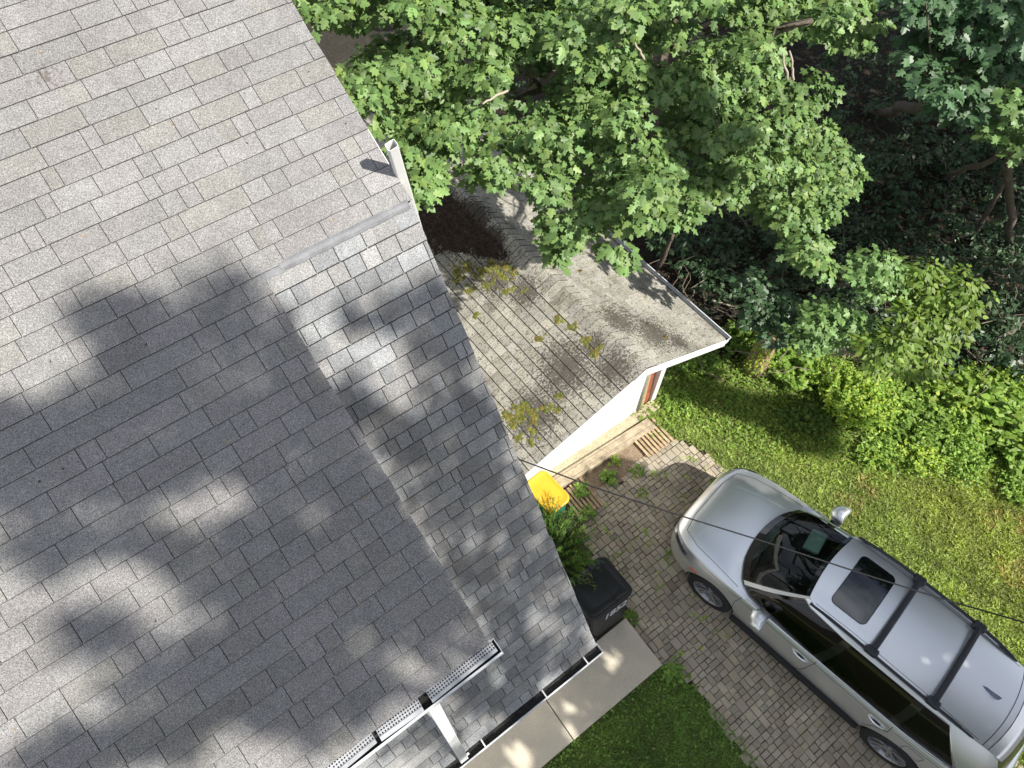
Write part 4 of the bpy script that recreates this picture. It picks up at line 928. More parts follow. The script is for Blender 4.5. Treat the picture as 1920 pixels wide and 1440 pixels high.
for a, b in ((792, 352), (785, 325), (800, 330), (1045, 470), (1060, 455), (1035, 450), (1165, 480), (1150, 465), (905, 325), (890, 310), (1545, 505), (1530, 480), (1520, 445), (1600, 320), (1645, 40), (660, 165), (700, 230)):
    c = atd(a, b, mdepth(a, b)+.05); dome(Lm, c, .10, 6, 6, .07, .115, out=(-.3, -.4, 0), lo=.8, hi=1.15, droop=.5); cl.append(c)
# inner, shaded layer of the same crown
cl2 = []
for px, py in px_poly_pts([(x + (14 if x < 1000 else -14), y-18) for x, y in MAPLE], 82, 20):
    if any((px-a)**2+(py-b)**2 < r_**2 for a, b, r_ in GAPS): continue
    c = atd(px, py, mdepth(px, py) + random.uniform(.65, 1.2)); 
    if c.y > 3.6 or c.x > 6: cl2.append(c); dome(Lm, c, .32, 20, 6, .06, .11, out=(-.3, -.4, 0), lo=.6, hi=1.0, yel=.04)
Lm.build('crown', m_leaf, mt)
trunk = (8.6, 7.2, 0)
mb = MB(); branch(mb, trunk, (8.2, 7.0, 4.4), .19, .12, .03, 6); mb.build('trunk', m_bark, mt, smooth=True)
limbs = [atd(960, 190, 6.9), atd(1180, 130, 6.6), atd(1400, 250, 6.8), atd(760, 90, 6.6), atd(1200, 330, 6.9), atd(1520, 40, 6.8)]
allc = cl+cl2
for e in limbs:
    mb = MB(); p = branch(mb, (8.2, 7.0, 4.4 - random.uniform(0, 1.2)), e, .085, .03, .09, 8)
    nr = sorted(allc, key=lambda q: (q-e).length)[:9]
    for q in nr[::2]: branch(mb, p[random.choice([-1, -2, -3])], q, .018, .006, .14, 5)
    mb.build('limb', m_bark, mt, smooth=True)
for a, b, c_, d_, dp in ((905, 195, 952, 170, 5.6), (1190, 80, 1208, 112, 5.9), (1468, 100, 1476, 150, 5.9), (1480, 95, 1488, 150, 5.95)):
    mb = MB(); p0, p1 = atd(a, b, dp), atd(c_, d_, dp+.12); branch(mb, p0, p1, .008, .012, .10, 6); mb.build('twig', mat('pale twig', (.42, .36, .27), .8), mt, smooth=True)

# --- dim maple at the right edge
def small_tree(name, clumps, base, label, cat, group, leafm, T_, nl, sz, lo, hi, yel=.05, tr=.035, out=(-.3, -.3, 0), ntw=9, droop=.35):
    t = thing(name, base, label, cat, group); L = Leafy(T_); cs = []
    for (px, py, dp, r_) in clumps:
        c = atd(px, py, dp); cs.append(c); dome(L, c, r_, ntw, nl, sz[0], sz[1], out=out, lo=lo, hi=hi, yel=yel, droop=droop)
    L.build('crown', leafm, t); mb = MB(); top = sum(cs, Vector())/len(cs); top.z = max(.3, min(c.z for c in cs)-.05)
    b0 = Vector(base); pp = branch(mb, b0, top, tr, tr*.6, .02, 6)
    for c in cs[::2]: branch(mb, top, c, min(tr*.4, .02), min(tr*.15, .008), .05, 4)
    mb.build('trunk', m_bark, t, smooth=True); return t
def clumps_in(poly, step, dp, djit, r_):
    return [(x, y, dp + random.gauss(0, djit), random.uniform(*r_)) for x, y in px_poly_pts(poly, step, step*.16)]
small_tree('maple_tree', clumps_in([(1700, -60), (1700, 60), (1715, 150), (1740, 240), (1800, 250), (1840, 190), (1850, 140), (1960, 160), (1960, -60)], 44, 8.6, .35, (.22, .36)), (14.5, 6.0, 0),
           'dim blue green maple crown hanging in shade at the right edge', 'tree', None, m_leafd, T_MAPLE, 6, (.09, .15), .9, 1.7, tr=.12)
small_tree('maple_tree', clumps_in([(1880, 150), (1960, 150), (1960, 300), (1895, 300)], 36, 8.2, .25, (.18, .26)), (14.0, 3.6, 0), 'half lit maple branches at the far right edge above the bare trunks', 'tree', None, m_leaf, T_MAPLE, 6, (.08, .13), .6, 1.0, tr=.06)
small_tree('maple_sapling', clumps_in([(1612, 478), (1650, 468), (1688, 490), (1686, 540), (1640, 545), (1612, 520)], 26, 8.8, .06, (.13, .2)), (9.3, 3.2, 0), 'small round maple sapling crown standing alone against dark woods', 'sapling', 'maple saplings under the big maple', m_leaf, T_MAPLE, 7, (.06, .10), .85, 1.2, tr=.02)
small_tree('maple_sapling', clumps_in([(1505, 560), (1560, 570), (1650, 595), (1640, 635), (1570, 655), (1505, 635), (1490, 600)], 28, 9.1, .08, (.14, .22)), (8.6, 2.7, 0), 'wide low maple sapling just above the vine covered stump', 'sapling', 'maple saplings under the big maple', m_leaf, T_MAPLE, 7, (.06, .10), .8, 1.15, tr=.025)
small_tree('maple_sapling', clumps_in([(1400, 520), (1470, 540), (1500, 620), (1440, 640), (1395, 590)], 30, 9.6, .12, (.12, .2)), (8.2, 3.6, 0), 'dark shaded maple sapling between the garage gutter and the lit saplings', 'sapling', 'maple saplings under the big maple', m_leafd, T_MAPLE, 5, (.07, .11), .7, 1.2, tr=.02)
small_tree('ash_sapling', clumps_in([(1690, 500), (1760, 500), (1830, 505), (1830, 560), (1790, 640), (1720, 700), (1650, 690), (1640, 640), (1700, 590)], 30, 8.8, .15, (.14, .24)), (9.6, 1.9, 0), 'loose sapling with narrow yellow green leaves right of the round maple', 'sapling', None, m_weed, T_OVAL, 9, (.06, .12), .38, .95, yel=.12, tr=.025, ntw=12)
# --- undergrowth in the woods
L1_, L2_ = Leafy(T_OVAL), Leafy(T_MAPLE)
for (poly, step, zr, m1) in (([(1190, 430), (1920, 180), (1990, 690), (1700, 665), (1480, 625), (1370, 585)], 26, (.05, .8), 1), ([(1500, -40), (1990, -40), (1990, 300), (1560, 330)], 34, (.2, 1.8), 0), ([(560, -80), (1500, -80), (1500, 420), (1200, 480), (800, 150)], 60, (.1, 1.2), 0)):
    for px, py in px_poly_pts(poly, step, 9):
        z = random.uniform(*zr); c = at(px, py, z)
        if c.y > 2.4 and 1.0 < c.x < 6.05: continue
        if random.random() < .6: dome(L1_, c, .30, 8, 8, .05, .11, lo=.55, hi=1.35, yel=.10)
        elif random.random() < .75: dome(L2_, c, .30, 7, 5, .07, .12, lo=.5, hi=1.25)
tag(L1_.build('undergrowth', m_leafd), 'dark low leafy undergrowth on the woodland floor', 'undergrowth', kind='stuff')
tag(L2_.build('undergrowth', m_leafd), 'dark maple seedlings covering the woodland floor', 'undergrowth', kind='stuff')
# leaf litter and twigs
n = 9000; px_ = RNG.uniform(7.0, 18, n); py_ = RNG.uniform(-1.5, 12, n); kk_ = px_ + .95*py_ > 10.3; px_ = px_[kk_]; py_ = py_[kk_]; n = len(px_); P = np.c_[px_, py_, RNG.uniform(-.01, .02, n)]
az = RNG.uniform(0, 6.28, n); L = Leafy(T_OVAL); b = RNG.uniform(.5, 1.4, (n, 1)); L.add(P, np.c_[np.cos(az), np.sin(az), RNG.normal(0, .15, n)], np.c_[RNG.normal(0, .3, (n, 2)), np.ones(n)], RNG.uniform(.04, .1, n), b*np.array([[1.2, .85, .6]]))
tag(L.build('leaf_litter', mat('fallen leaves', (.085, .055, .032), .9, tone=True)), 'brown leaf litter on the woodland floor', 'leaf litter', kind='stuff')
mb = MB()
for i in range(170):
    a, b = random.uniform(1230, 1910), random.uniform(250, 720)
    p = at(a, b, random.uniform(.02, .8)); t = random.uniform(0, 6.28); l_ = random.uniform(.25, 1.1)
    if p.x < 6.1: continue
    branch(mb, p, p+Vector((math.cos(t)*l_, math.sin(t)*l_, random.uniform(-.1, .3))), .009, .003, .18, 5, (random.uniform(.5, 1.1),)*3)
tag(mb.build('fallen_twigs', m_twig), 'tangle of thin dry fallen twigs in the dark woods', 'twigs', kind='stuff')
def log(name, a, b, r0, r1, label, cat, m=m_bark, wob=.016):
    mb = MB(); branch(mb, a, b, r0, r1, wob, 9); return tag(mb.build(name, m, smooth=True), label, cat)
log('fallen_tree', at(1822, 672, .1), at(1935, 585, .5), .075, .09, 'grey brown fallen trunk slanting up at the right edge beside the weeds', 'log')
log('fallen_log', at(1645, 690, .05), at(1885, 700, .05), .06, .05, 'long half buried log on bare brown earth behind the weeds', 'log')
log('bare_trunk', at(1893, 480, .0), at(1893, 190, 4.2), .075, .05, 'thin upright bare trunk near the right edge of the woods', 'tree trunk')
log('bare_trunk', at(1820, 455, .0), at(1905, 300, 1.9), .05, .03, 'leaning bare trunk crossing below the thin upright one', 'tree trunk')
log('broken_branch', at(1335, 563, .4), at(1376, 575, .4), .018, .012, 'short pale broken branch lying in the dark beyond the garage gutter', 'branch', mat('pale twig', (.42, .36, .27), .8))
log('broken_branch', at(1235, 500, .2), at(1262, 440, 1.2), .06, .03, 'reddish brown broken branch standing behind the garage gutter under the maple', 'branch')
# vine covered stump
st_ = thing('tree_stump', at(1413, 690, 0), 'short vine covered tree stump with yellow brown bark', 'stump')
sb = at(1413, 690, 0); mb = MB(); mb.tube([sb, sb+Vector((0, 0, .3)), sb+Vector((.02, .02, .70)), sb+Vector((.03, .02, .85))], [.22, .18, .175, .15], 16)
mb.build('bole', mat('yellow brown stump bark', (.36, .26, .13), .9, noise=[(14, .55, 1.3, 5)], bump=(24, 1., .03)), st_, smooth=True)  # paler and yellower than the other bark
L = Leafy(T_OVAL); n = 800; a = RNG.uniform(0, 6.28, n); z = RNG.uniform(0, .95, n); P = np.c_[sb.x+.2*np.cos(a), sb.y+.2*np.sin(a), z]; k = (np.sin(a*2+1)+RNG.normal(0, .5, n)) > -.1; P = P[k]; a = a[k]
L.add(P, np.c_[np.cos(a)*.4, np.sin(a)*.4, RNG.normal(-.2, .5, len(a))], np.c_[np.cos(a), np.sin(a), np.full(len(a), .7)], RNG.uniform(.03, .07, len(a)), green_tone(len(a), .8, 1.5, .35)); L.build('vine_leaves', m_weed, st_)

# --- weeds along the wood edge, each mound a plant of its own
def weed(name, px, py, w, h, label, T_, size, n, tone_lo, tone_hi, yel, m=None, z0=0):
    if px > 1350: w *= 1.3; n = int(n*1.8)
    b = at(px, py, 0); t = thing(name, b, label, 'plant'); L = Leafy(T_); ns = max(8, n//14); 
    ang = RNG.uniform(0, 6.28, ns); rr_ = w*np.sqrt(RNG.uniform(0, 1, ns)); hx = h*RNG.uniform(.55, 1.05, ns)*(1-.35*(rr_/w)**2)
    sm = MB()
    for i in range(ns):
        base = np.array([b.x+rr_[i]*.5*math.cos(ang[i]), b.y+rr_[i]*.5*math.sin(ang[i]), 0]); tip = np.array([b.x+rr_[i]*math.cos(ang[i]), b.y+rr_[i]*math.sin(ang[i]), hx[i]])
        if i % 2 == 0: sm.tube([base, base*.5+tip*.5+np.array([0, 0, .03]), tip], [.006, .005, .003], 4)
        m_ = 14; tt = RNG.uniform(.35, 1.0, m_)[:, None]; P = base + (tip-base)*tt; a2 = RNG.uniform(0, 6.28, m_)
        L.add(P, np.c_[np.cos(a2), np.sin(a2), RNG.normal(.05, .3, m_)], np.c_[RNG.normal(0, .4, (m_, 2)), np.ones(m_)], RNG.uniform(size*.6, size*1.15, m_), green_tone(m_, tone_lo, tone_hi, yel))
    L.build('leaves', m or m_weed, t); sm.build('stems', mat('green stem', (.12, .18, .05), .6), t); return t
W1 = 'weedy plants along the edge of the woods'
WEEDS = [('goldenrod', 1600, 770, .48, .75, 'tall bright yellow green goldenrod bush at the centre of the weed border', T_OVAL, .075, 1700, .9, 1.5, .28),
 ('goldenrod', 1560, 730, .35, .55, 'lower yellow green goldenrod left of the tallest one', T_OVAL, .07, 900, .8, 1.4, .2),
 ('leafy_weed', 1700, 790, .45, .45, 'narrow leaved dark green weed right of the goldenrod', T_OVAL, .09, 1200, .55, 1.2, .08),
 ('leafy_weed', 1760, 750, .42, .55, 'medium green weed mound with scattered yellow leaves', T_HEART, .09, 900, .7, 1.2, .2),
 ('burdock_weed', 1850, 790, .50, .55, 'broad heart leaved weed in front of the fallen trunk', T_HEART, .13, 800, .7, 1.25, .1),
 ('burdock_weed', 1915, 850, .42, .5, 'broad heart leaved weed at the right edge of the lawn', T_HEART, .12, 650, .6, 1.2, .1),
 ('leafy_weed', 1800, 860, .36, .32, 'low bright green weed where the border meets the lawn', T_OVAL, .07, 800, .8, 1.4, .1),
 ('leafy_weed', 1480, 700, .36, .4, 'pale green weed just right of the stump', T_MAPLE, .08, 650, .8, 1.3, .1),
 ('leafy_weed', 1385, 645, .34, .35, 'shaded green weed between the gutter corner and the stump', T_HEART, .08, 700, .55, 1.1, .05),
 ('leafy_weed', 1640, 720, .32, .5, 'light green weed behind the goldenrod bush', T_OVAL, .08, 800, .7, 1.3, .12),
 ('leafy_weed', 1505, 790, .34, .22, 'dark shaded clover mound at the lawn edge left of the goldenrod', T_HEART, .055, 900, .45, .8, .03),
 ('leafy_weed', 1290, 690, .30, .28, 'bright green weed beside the white garage corner', T_OVAL, .06, 900, .8, 1.4, .12),
 ('leafy_weed', 1640, 850, .3, .28, 'pale green weed tuft at the lawn edge right below the goldenrod', T_OVAL, .06, 700, .8, 1.4, .15),
 ('leafy_weed', 1720, 860, .32, .3, 'yellow tipped weed clump at the lawn edge between two green ones', T_OVAL, .055, 800, .9, 1.5, .3),
 ('leafy_weed', 1790, 800, .36, .45, 'dense lime green weed clump in the middle of the right border', T_OVAL, .075, 1000, .9, 1.4, .15),
 ('leafy_weed', 1880, 740, .36, .5, 'bright broad leaved weed beside the fallen trunk', T_HEART, .10, 700, .8, 1.3, .12),
 ('leafy_weed', 1820, 730, .32, .45, 'light green weed rising behind the burdock', T_OVAL, .08, 800, .8, 1.3, .15),
 ('leafy_weed', 1660, 770, .34, .5, 'mid green weed pressed against the right side of the goldenrod', T_OVAL, .08, 900, .8, 1.3, .12),
 ('leafy_weed', 1530, 690, .32, .35, 'feathery light green weed between the stump weed and the goldenrod', T_OVAL, .06, 900, .85, 1.4, .15),
 ('leafy_weed', 1440, 680, .28, .3, 'grey green weed directly below the stump', T_MAPLE, .07, 600, .8, 1.3, .05),
 ('leafy_weed', 1330, 690, .28, .22, 'leafy green weed under the garage gutter corner', T_HEART, .06, 600, .7, 1.2, .08),
 ('leafy_weed', 1905, 920, .26, .25, 'small bright weed at the far right where the lawn begins', T_OVAL, .06, 500, .8, 1.3, .1),
 ('leafy_weed', 1270, 760, .26, .2, 'low bright weed by the end of the timber beam', T_OVAL, .06, 700, .8, 1.4, .1),
 ('leafy_weed', 1090, 922, .14, .22, 'lush weed growing through the shaded pallet', T_OVAL, .065, 260, .8, 1.4, .1),
 ('leafy_weed', 1142, 895, .15, .16, 'rounded green weed in the corner of the dirt patch', T_HEART, .07, 160, .8, 1.3, .05),
 ('leafy_weed', 1192, 885, .12, .10, 'small grassy weed at the sunlit end of the pavers', T_OVAL, .05, 150, .8, 1.3, .1),
 ('leafy_weed', 1100, 965, .16, .16, 'green weed between the yellow lidded bin and the shrub', T_OVAL, .055, 260, .7, 1.3, .1),
 ('leafy_weed', 1178, 1158, .13, .05, 'dark clover patch between the black bin and the sidewalk', T_HEART, .045, 450, .5, 1.0, .05),
 ('leafy_weed', 1262, 1262, .17, .12, 'bright clover tuft at the outer corner of the sidewalk', T_HEART, .045, 500, .8, 1.3, .05),
 ('leafy_weed', 1205, 925, .10, .06, 'tiny weed between the pavers near the dirt patch', T_OVAL, .04, 90, .8, 1.3, .1),
 ('leafy_weed', 1255, 1040, .11, .05, 'tiny weed in the pavers beside the front bumper', T_OVAL, .04, 80, .8, 1.3, .1),
 ('leafy_weed', 1150, 865, .12, .12, 'yellowish weed leaning over the timber beam', T_OVAL, .05, 140, .8, 1.3, .3)]
for w_ in WEEDS: tag(weed(*w_), group=W1 if w_[1] > 1450 else None)
# scattered clover and sprouts between stones
def inside(P, poly): return inpoly(P[:, 0], P[:, 1], poly)
L = Leafy(T_OVAL)
for i in range(130):
    c = np.array([random.uniform(2.7, 5.3), random.uniform(-.3, 2.6)])
    if vnoise(c[0], c[1], 1.6, 5)+.5*vnoise(c[0], c[1], 4, 8) < .85 and random.random() < .75: continue
    m_ = random.randint(4, 12); P = np.c_[c + RNG.normal(0, .025, (m_, 2)), np.full(m_, .02)]; a2 = RNG.uniform(0, 6.28, m_)
    L.add(P, np.c_[np.cos(a2), np.sin(a2), RNG.uniform(0, .8, m_)], np.c_[RNG.normal(0, .3, (m_, 2)), np.ones(m_)], RNG.uniform(.02, .045, m_), green_tone(m_, .8, 1.4, .2))
tag(L.build('sprouts', m_weed), 'small green sprouts growing in the gaps between pavers', 'sprouts', kind='stuff')
# --- grass
def grass(name, poly, dens, h, label, lo, hi, tonefn=None, keep=None, T_=T_BLADE, clover=.0):
    x0, x1 = min(p[0] for p in poly), max(p[0] for p in poly); y0, y1 = min(p[1] for p in poly), max(p[1] for p in poly)
    n = int((x1-x0)*(y1-y0)*dens); P = np.c_[RNG.uniform(x0, x1, n), RNG.uniform(y0, y1, n), np.full(n, -.005)]
    k = inside(P, poly)
    if keep is not None: k &= keep(P)
    P = P[k]; n = len(P); a = RNG.uniform(0, 6.28, n); el = RNG.uniform(.15, 1.3, n)
    D = np.c_[np.cos(a)*np.cos(el), np.sin(a)*np.cos(el), np.sin(el)]; N = np.c_[RNG.normal(0, .5, (n, 2)), np.ones(n)]
    big = vnoise(P[:, 0], P[:, 1], .9, 1); mid = vnoise(P[:, 0], P[:, 1], 3.5, 2); fine = vnoise(P[:, 0], P[:, 1], 14, 3)
    b = (lo + (hi-lo)*(.45*mid+.55*fine))*RNG.uniform(.75, 1.25, n); yel = .55*np.clip(big-.35, 0, 1) + .25*RNG.random(n)
    tn = np.c_[b*(.92+.55*yel), b*(1+.2*yel), b*(1-.1*yel)]
    dry = (vnoise(P[:, 0], P[:, 1], 1.3, 21) + .35*vnoise(P[:, 0], P[:, 1], 6, 22) > .98) & (RNG.random(n) < .5)
    if lo < .5: tn = tn*np.array([.72, .95, .8])  # lawn in shade: the shade is also toned into the blades
    if lo > .5: tn[dry] = tn[dry]*np.array([1.25, .88, 1.25])
    L = Leafy(T_); sz = h*RNG.uniform(.6, 1.5, n)*(.75+.5*fine); L.add(P, D, N, sz, tn); return tag(L.build(name, m_grass), label, 'grass', kind='stuff')
VIS_R = [(5.1, -4.2), (9.6, -4.2), (9.4, -1.2), (8.3, -.2), (7.5, .6), (6.9, 1.5), (6.6, 2.4), (6.3, 3.4), (5.4, 3.5), (4.95, 3.1), (4.85, 2.62), (5.25, 2.35), (5.35, 1.9), (5.33, 1.5)]
def keepR(P):
    e = 5.40 + .10*np.sin(P[:, 1]*2.1) + .05*np.sin(P[:, 1]*7)
    return (P[:, 0] > e - np.clip((P[:, 1]-2.0)*1.2, 0, .6)) | (P[:, 1] > 2.4+.1*np.sin(P[:, 0]*6))
T_WIDE = leaf_template([(0, 0), (.16, .3), (0, 1)], .1, .3)
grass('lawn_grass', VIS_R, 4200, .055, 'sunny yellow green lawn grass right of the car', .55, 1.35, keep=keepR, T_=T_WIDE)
grass('lawn_grass', [(-.4, -.6), (.6, -.04), (2.62, -.04), (2.74, -.6), (2.78, -2.4), (.5, -2.4)], 4200, .05, 'shade toned green lawn grass left of the paver driveway', .45, 1.0, T_=T_WIDE)
L = Leafy(T_HEART); n = 2600; P = np.c_[RNG.uniform(.2, 2.78, n), RNG.uniform(-2.2, -.03, n), RNG.uniform(.02, .05, n)]; ed = np.minimum(-P[:, 1], 2.75-P[:, 0]); k = RNG.random(n) < np.exp(-ed/.18)*.95+.12; P = P[k]; n = len(P); a = RNG.uniform(0, 6.28, n)
L.add(P, np.c_[np.cos(a), np.sin(a), np.zeros(n)], np.c_[RNG.normal(0, .25, (n, 2)), np.ones(n)], RNG.uniform(.02, .045, n), green_tone(n, .55, 1.2, .05))
tag(L.build('clover', m_weed), 'round clover leaves along the sidewalk and driveway edge of the shaded lawn', 'clover', kind='stuff')
L = Leafy(T_OVAL); n = 24000; P = np.c_[RNG.uniform(4.8, 9.6, n), RNG.uniform(-1.6, 3.5, n), RNG.uniform(.02, .10, n)]; ln = P[:, 0]+P[:, 1]*.95; k = (ln > 7.55+RNG.normal(0, .25, n)) & (ln < 10.4) & ~((P[:, 0] < 5.6) & (P[:, 1] < 2.5)); P = P[k]; n = len(P); a = RNG.uniform(0, 6.28, n)
L.add(P, np.c_[np.cos(a), np.sin(a), RNG.normal(.2, .3, n)], np.c_[RNG.normal(0, .35, (n, 2)), np.ones(n)], RNG.uniform(.03, .075, n), green_tone(n, .6, 1.25, .12))
tag(L.build('ground_cover', m_weed), 'bright leafy ground cover between the lawn and the woods', 'ground cover', kind='stuff')
# --- feathery evergreen shrub by the wall
sh = thing('evergreen_shrub', (2.05, 1.95, 0), 'feathery dark green evergreen shrub between the two wheeled bins', 'shrub'); L = Leafy(T_BLADE); sm = MB()
for i in range(620):
    a = random.uniform(0, 6.28); u = random.random()**.5; bx_, by_ = 2.12 + .24*u*math.cos(a), 2.0 + .42*u*math.sin(a)
    lean = u*random.uniform(.6, 1.1); l_ = random.uniform(.5, .95); z0 = random.uniform(.35, .95)
    d = np.array([math.cos(a)*.55*lean + .12, math.sin(a)*.75*lean, random.uniform(.4, .8)]); d /= np.linalg.norm(d)
    p0 = np.array([bx_, by_, z0]); m_ = 34; t = np.linspace(.1, 1, m_)[:, None]*l_*.62; droop = np.array([0, 0, -.25])*(t**2)
    P = p0 + d*t + droop
    if i % 3 == 0: sm.tube([p0, p0+d*l_*.3, P[-1]], [.004, .003, .002], 4)
    sd = RNG.normal(0, 1, (m_, 3)); D = d*1.0 + sd*.55; b = np.linspace(.65, 1.5, m_)[:, None]*random.uniform(.8, 1.2); y = np.linspace(0, random.choice([0, .1, .6]), m_)[:, None]
    L.add(P, D, RNG.normal(0, 1, (m_, 3)), RNG.uniform(.035, .07, m_), np.c_[b*(1+y*1.6), b*(1+y*.5), b])
L.build('needles', m_yew, sh); sm.build('stems', m_bark, sh)

# ------------------------------------------------------------------ trees outside the picture that shade it
def card_tree(name, P, size, base, label, cat, m, limbs=6, tr=.3):
    t = thing(name, base, label, cat); L = Leafy(T_OVAL); n = len(P)
    L.add(P, rand_unit(n), rand_unit(n)+np.array([[0, 0, .8]]), RNG.uniform(size*.7, size*1.3, n), green_tone(n)); L.build('crown', m, t)
    mb = MB(); c = P.mean(0); branch(mb, base, (c[0], c[1], P[:, 2].min()+1), tr, tr*.6, .02, 6)
    for i in range(limbs): branch(mb, (c[0], c[1], P[:, 2].min()), P[RNG.integers(n)], tr*.35, tr*.1, .05, 5)
    mb.build('trunk', m_bark, t, smooth=True)
S = np.array(SDIR)
# roof shade: which parts of the slopes the far tree keeps in shade
DARK = [(40, 820, 80, 45, .85), (20, 910, 60, 35, .7), (90, 790, 50, 40, .7), (60, 1010, 60, 24, .5), (120, 1420, 80, 30, .7), (200, 590, 60, 35, .8), (300, 610, 60, 40, .8), (420, 560, 45, 40, .9), (440, 630, 60, 40, .9), (540, 660, 45, 60, .95), (260, 690, 60, 45, .8), (330, 750, 90, 55, .95), (180, 800, 60, 55, .8), (130, 870, 50, 50, .8), (420, 800, 90, 70, 1), (550, 780, 80, 80, 1), (650, 780, 60, 80, 1), (300, 880, 70, 45, .9), (230, 980, 60, 30, .6), (110, 1040, 50, 28, .7), (320, 1030, 60, 26, .7), (640, 900, 60, 55, .9), (520, 900, 60, 40, .8), (700, 960, 80, 60, .9), (520, 1000, 60, 30, .7), (430, 1000, 40, 30, .5), (620, 1060, 90, 50, .9), (480, 1110, 80, 55, .95), (560, 1160, 90, 60, 1), (700, 1130, 60, 60, .9), (170, 1180, 60, 35, .6), (380, 1230, 80, 40, .9), (280, 1270, 60, 30, .6), (440, 1290, 90, 40, .9), (230, 1390, 80, 35, .9), (330, 1370, 60, 30, .7), (620, 1250, 70, 40, .8), (560, 1330, 60, 40, .8), (660, 1320, 60, 30, .7), (800, 1130, 60, 60, .9), (760, 1060, 60, 60, .9), (860, 1080, 60, 60, .85),
 (720, 590, 70, 30, .7), (800, 560, 50, 30, .6), (860, 620, 60, 60, .9), (800, 680, 30, 30, .6), (850, 740, 50, 50, .8), (900, 800, 60, 60, .9), (780, 830, 60, 50, .9), (880, 900, 80, 70, 1), (960, 960, 70, 70, 1), (820, 960, 70, 60, .9), (1000, 1060, 80, 60, .9), (930, 1120, 60, 50, .9), (1060, 1150, 50, 50, .9), (900, 1180, 50, 30, .7), (980, 1240, 70, 50, .9), (900, 1300, 60, 40, .9), (1060, 1230, 50, 30, .9), (820, 1380, 60, 40, .8), (720, 1400, 30, 20, .5)]
LITE = [(592, 600, 42, 52), (560, 560, 30, 30), (400, 1405, 110, 24), (130, 975, 70, 24), (450, 965, 60, 14), (310, 1105, 40, 26), (320, 1205, 44, 20), (350, 965, 130, 16), (470, 1062, 60, 12), (200, 1120, 140, 28), (380, 1160, 90, 16), (560, 965, 60, 13), (560, 1235, 50, 20), (300, 1312, 90, 14), (520, 1405, 90, 24), (700, 880, 26, 14), (480, 720, 40, 16), (640, 830, 22, 14), (710, 670, 34, 28), (760, 770, 34, 26), (660, 700, 26, 22), (800, 690, 20, 16), (930, 920, 22, 18), (690, 720, 20, 18), (1010, 1165, 24, 18), (860, 1225, 28, 16), (905, 1290, 26, 12), (640, 1160, 26, 16), (880, 945, 22, 18), (960, 1290, 18, 12)]
N0 = 60000; qx = RNG.uniform(-200, 1130, N0); qy = RNG.uniform(470, 1520, N0); dens = np.zeros(N0)
for (a, b, ra, rb_, w_) in DARK: dens = np.maximum(dens, w_*np.exp(-(((qx-a)/ra)**2+((qy-b)/rb_)**2)**1.3))
for (a, b, ra, rb_) in LITE: dens *= 1 - np.exp(-(((qx-a)/ra)**2+((qy-b)/rb_)**2)**1.5)
k = RNG.random(N0) < dens*.62; qx, qy = qx[k], qy[k]
n1v = Vector((0, -math.sin(A1), math.cos(A1))); n2v = Vector((0, -math.sin(A2), math.cos(A2))); O_ = Vector((XR, YT, ZT)); P = []
for a, b in zip(qx, qy):
    seamx = 500 + (b-520)*(417/687); low = (b > 500 - (a-525)*.508) and (a > seamx or (a > 610 and b > 1438 - (a-610)*.752)); nn = n2v if low else n1v
    d = ray(a, b); P.append(CAMP + d*(nn.dot(O_-CAMP)/nn.dot(d)))
P = np.array(P); P = P + S*RNG.uniform(17, 23, (len(P), 1))
card_tree('shade_tree', P, .17, (P.mean(0)[0]+1, P.mean(0)[1]-1.5, 0), 'tall leafy tree south of the house whose crown dapples the roof', 'tree', m_leafd)
MASK = [(1.7, 2.9), (3.2, 2.72), (3.9, 2.82), (4.15, 2.62), (4.80, 1.65), (5.05, 1.2), (5.2, .2), (5.3, -1.5), (5.2, -7), (-4, -7), (-4, .9), (1.2, .9), (1.5, 1.6)]
SPOTS = [(2.0, .52, .22), (1.15, .42, .20), (.95, .12, .18), (.25, .3, .3), (1.45, .3, .12), (2.75, -.3, .1)]
N0 = 76000; G = np.c_[RNG.uniform(-4, 5.5, N0), RNG.uniform(-7, 3, N0), np.zeros(N0)]; k = inside(G, MASK)
for (a, b, r_) in SPOTS: k &= ((G[:, 0]-a)**2+(G[:, 1]-b)**2 > r_**2*RNG.uniform(.7, 1.3, N0))
G = G[k]; G = G + S*RNG.uniform(9.0, 12.5, (len(G), 1))
card_tree('shade_tree', G, .20, (6.0, -9.5, 0), 'low spreading tree south of the driveway that keeps the car in shade', 'tree', m_leafd)
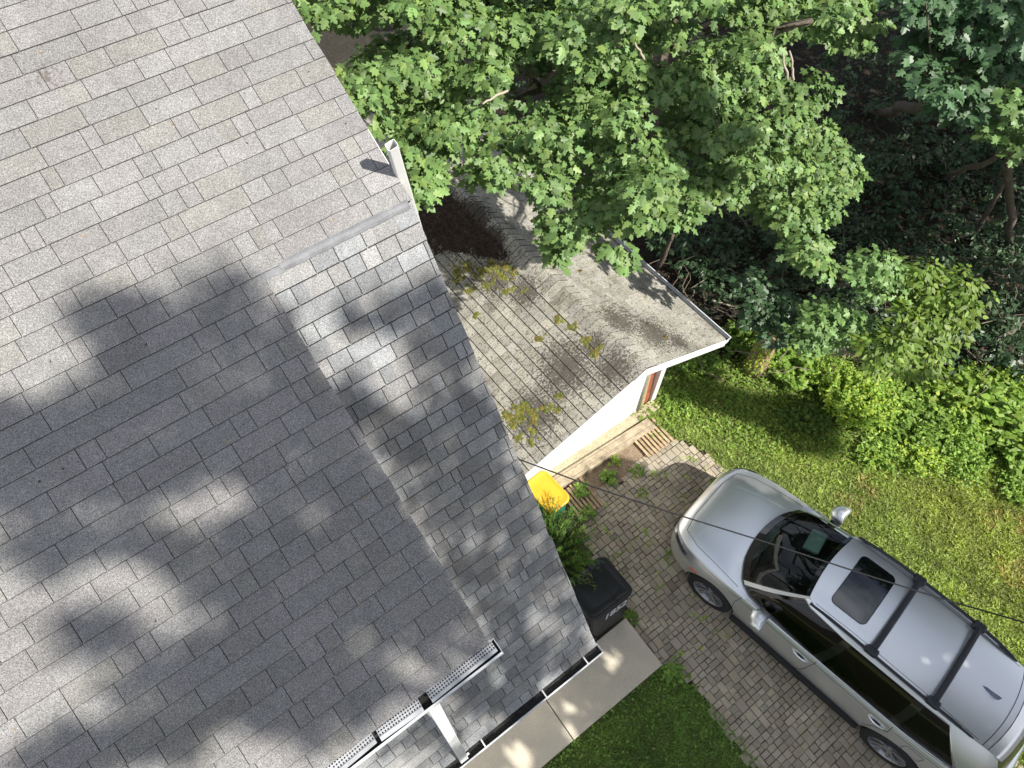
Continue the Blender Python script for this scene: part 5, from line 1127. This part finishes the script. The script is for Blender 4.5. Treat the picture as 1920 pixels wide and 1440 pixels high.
# band of shade on the weeds left of the goldenrod
BAND = [(1235, 715), (1300, 715), (1400, 740), (1480, 740), (1560, 800), (1560, 850), (1500, 850), (1420, 800), (1330, 765), (1240, 745)]
bp_ = np.array([at(x, y, 0)[:] for x, y in BAND]); N0 = 9000; G = np.c_[RNG.uniform(bp_[:, 0].min(), bp_[:, 0].max(), N0), RNG.uniform(bp_[:, 1].min(), bp_[:, 1].max(), N0), np.zeros(N0)]
G = G[inside(G, [tuple(p[:2]) for p in bp_])]; G = G[:2600] + S*RNG.uniform(15, 18, (min(2600, len(G)), 1))
card_tree('shade_tree', G, .14, (13, -13, 0), 'slender tree south of the lawn that shades a strip of weeds', 'tree', m_leafd, tr=.012, limbs=0)
gp_ = [(765, 360), (800, 330), (850, 375), (962, 468), (925, 462), (880, 458), (850, 466), (818, 468), (800, 440)]
G = np.array([ongar(random.uniform(755, 980), random.uniform(325, 490))[:] for _ in range(9000)]); pj = []
for g_ in G:
    v = Vector(g_)-CAMP; w_ = v.dot(c_fw); pj.append((960+F_PX*v.dot(c_r)/w_, 720-F_PX*v.dot(c_up)/w_))
pj = np.array(pj); G = G[inpoly(pj[:, 0], pj[:, 1], gp_)]; G = G + S*RNG.uniform(12.5, 14, (len(G), 1))
card_tree('shade_tree', G, .18, (9.5, -7.5, 0), 'leafy crown south of the lawn that darkens the upper garage slope', 'tree', m_leafd, tr=.012, limbs=0)
# closed forest canopy above and beyond the right edge
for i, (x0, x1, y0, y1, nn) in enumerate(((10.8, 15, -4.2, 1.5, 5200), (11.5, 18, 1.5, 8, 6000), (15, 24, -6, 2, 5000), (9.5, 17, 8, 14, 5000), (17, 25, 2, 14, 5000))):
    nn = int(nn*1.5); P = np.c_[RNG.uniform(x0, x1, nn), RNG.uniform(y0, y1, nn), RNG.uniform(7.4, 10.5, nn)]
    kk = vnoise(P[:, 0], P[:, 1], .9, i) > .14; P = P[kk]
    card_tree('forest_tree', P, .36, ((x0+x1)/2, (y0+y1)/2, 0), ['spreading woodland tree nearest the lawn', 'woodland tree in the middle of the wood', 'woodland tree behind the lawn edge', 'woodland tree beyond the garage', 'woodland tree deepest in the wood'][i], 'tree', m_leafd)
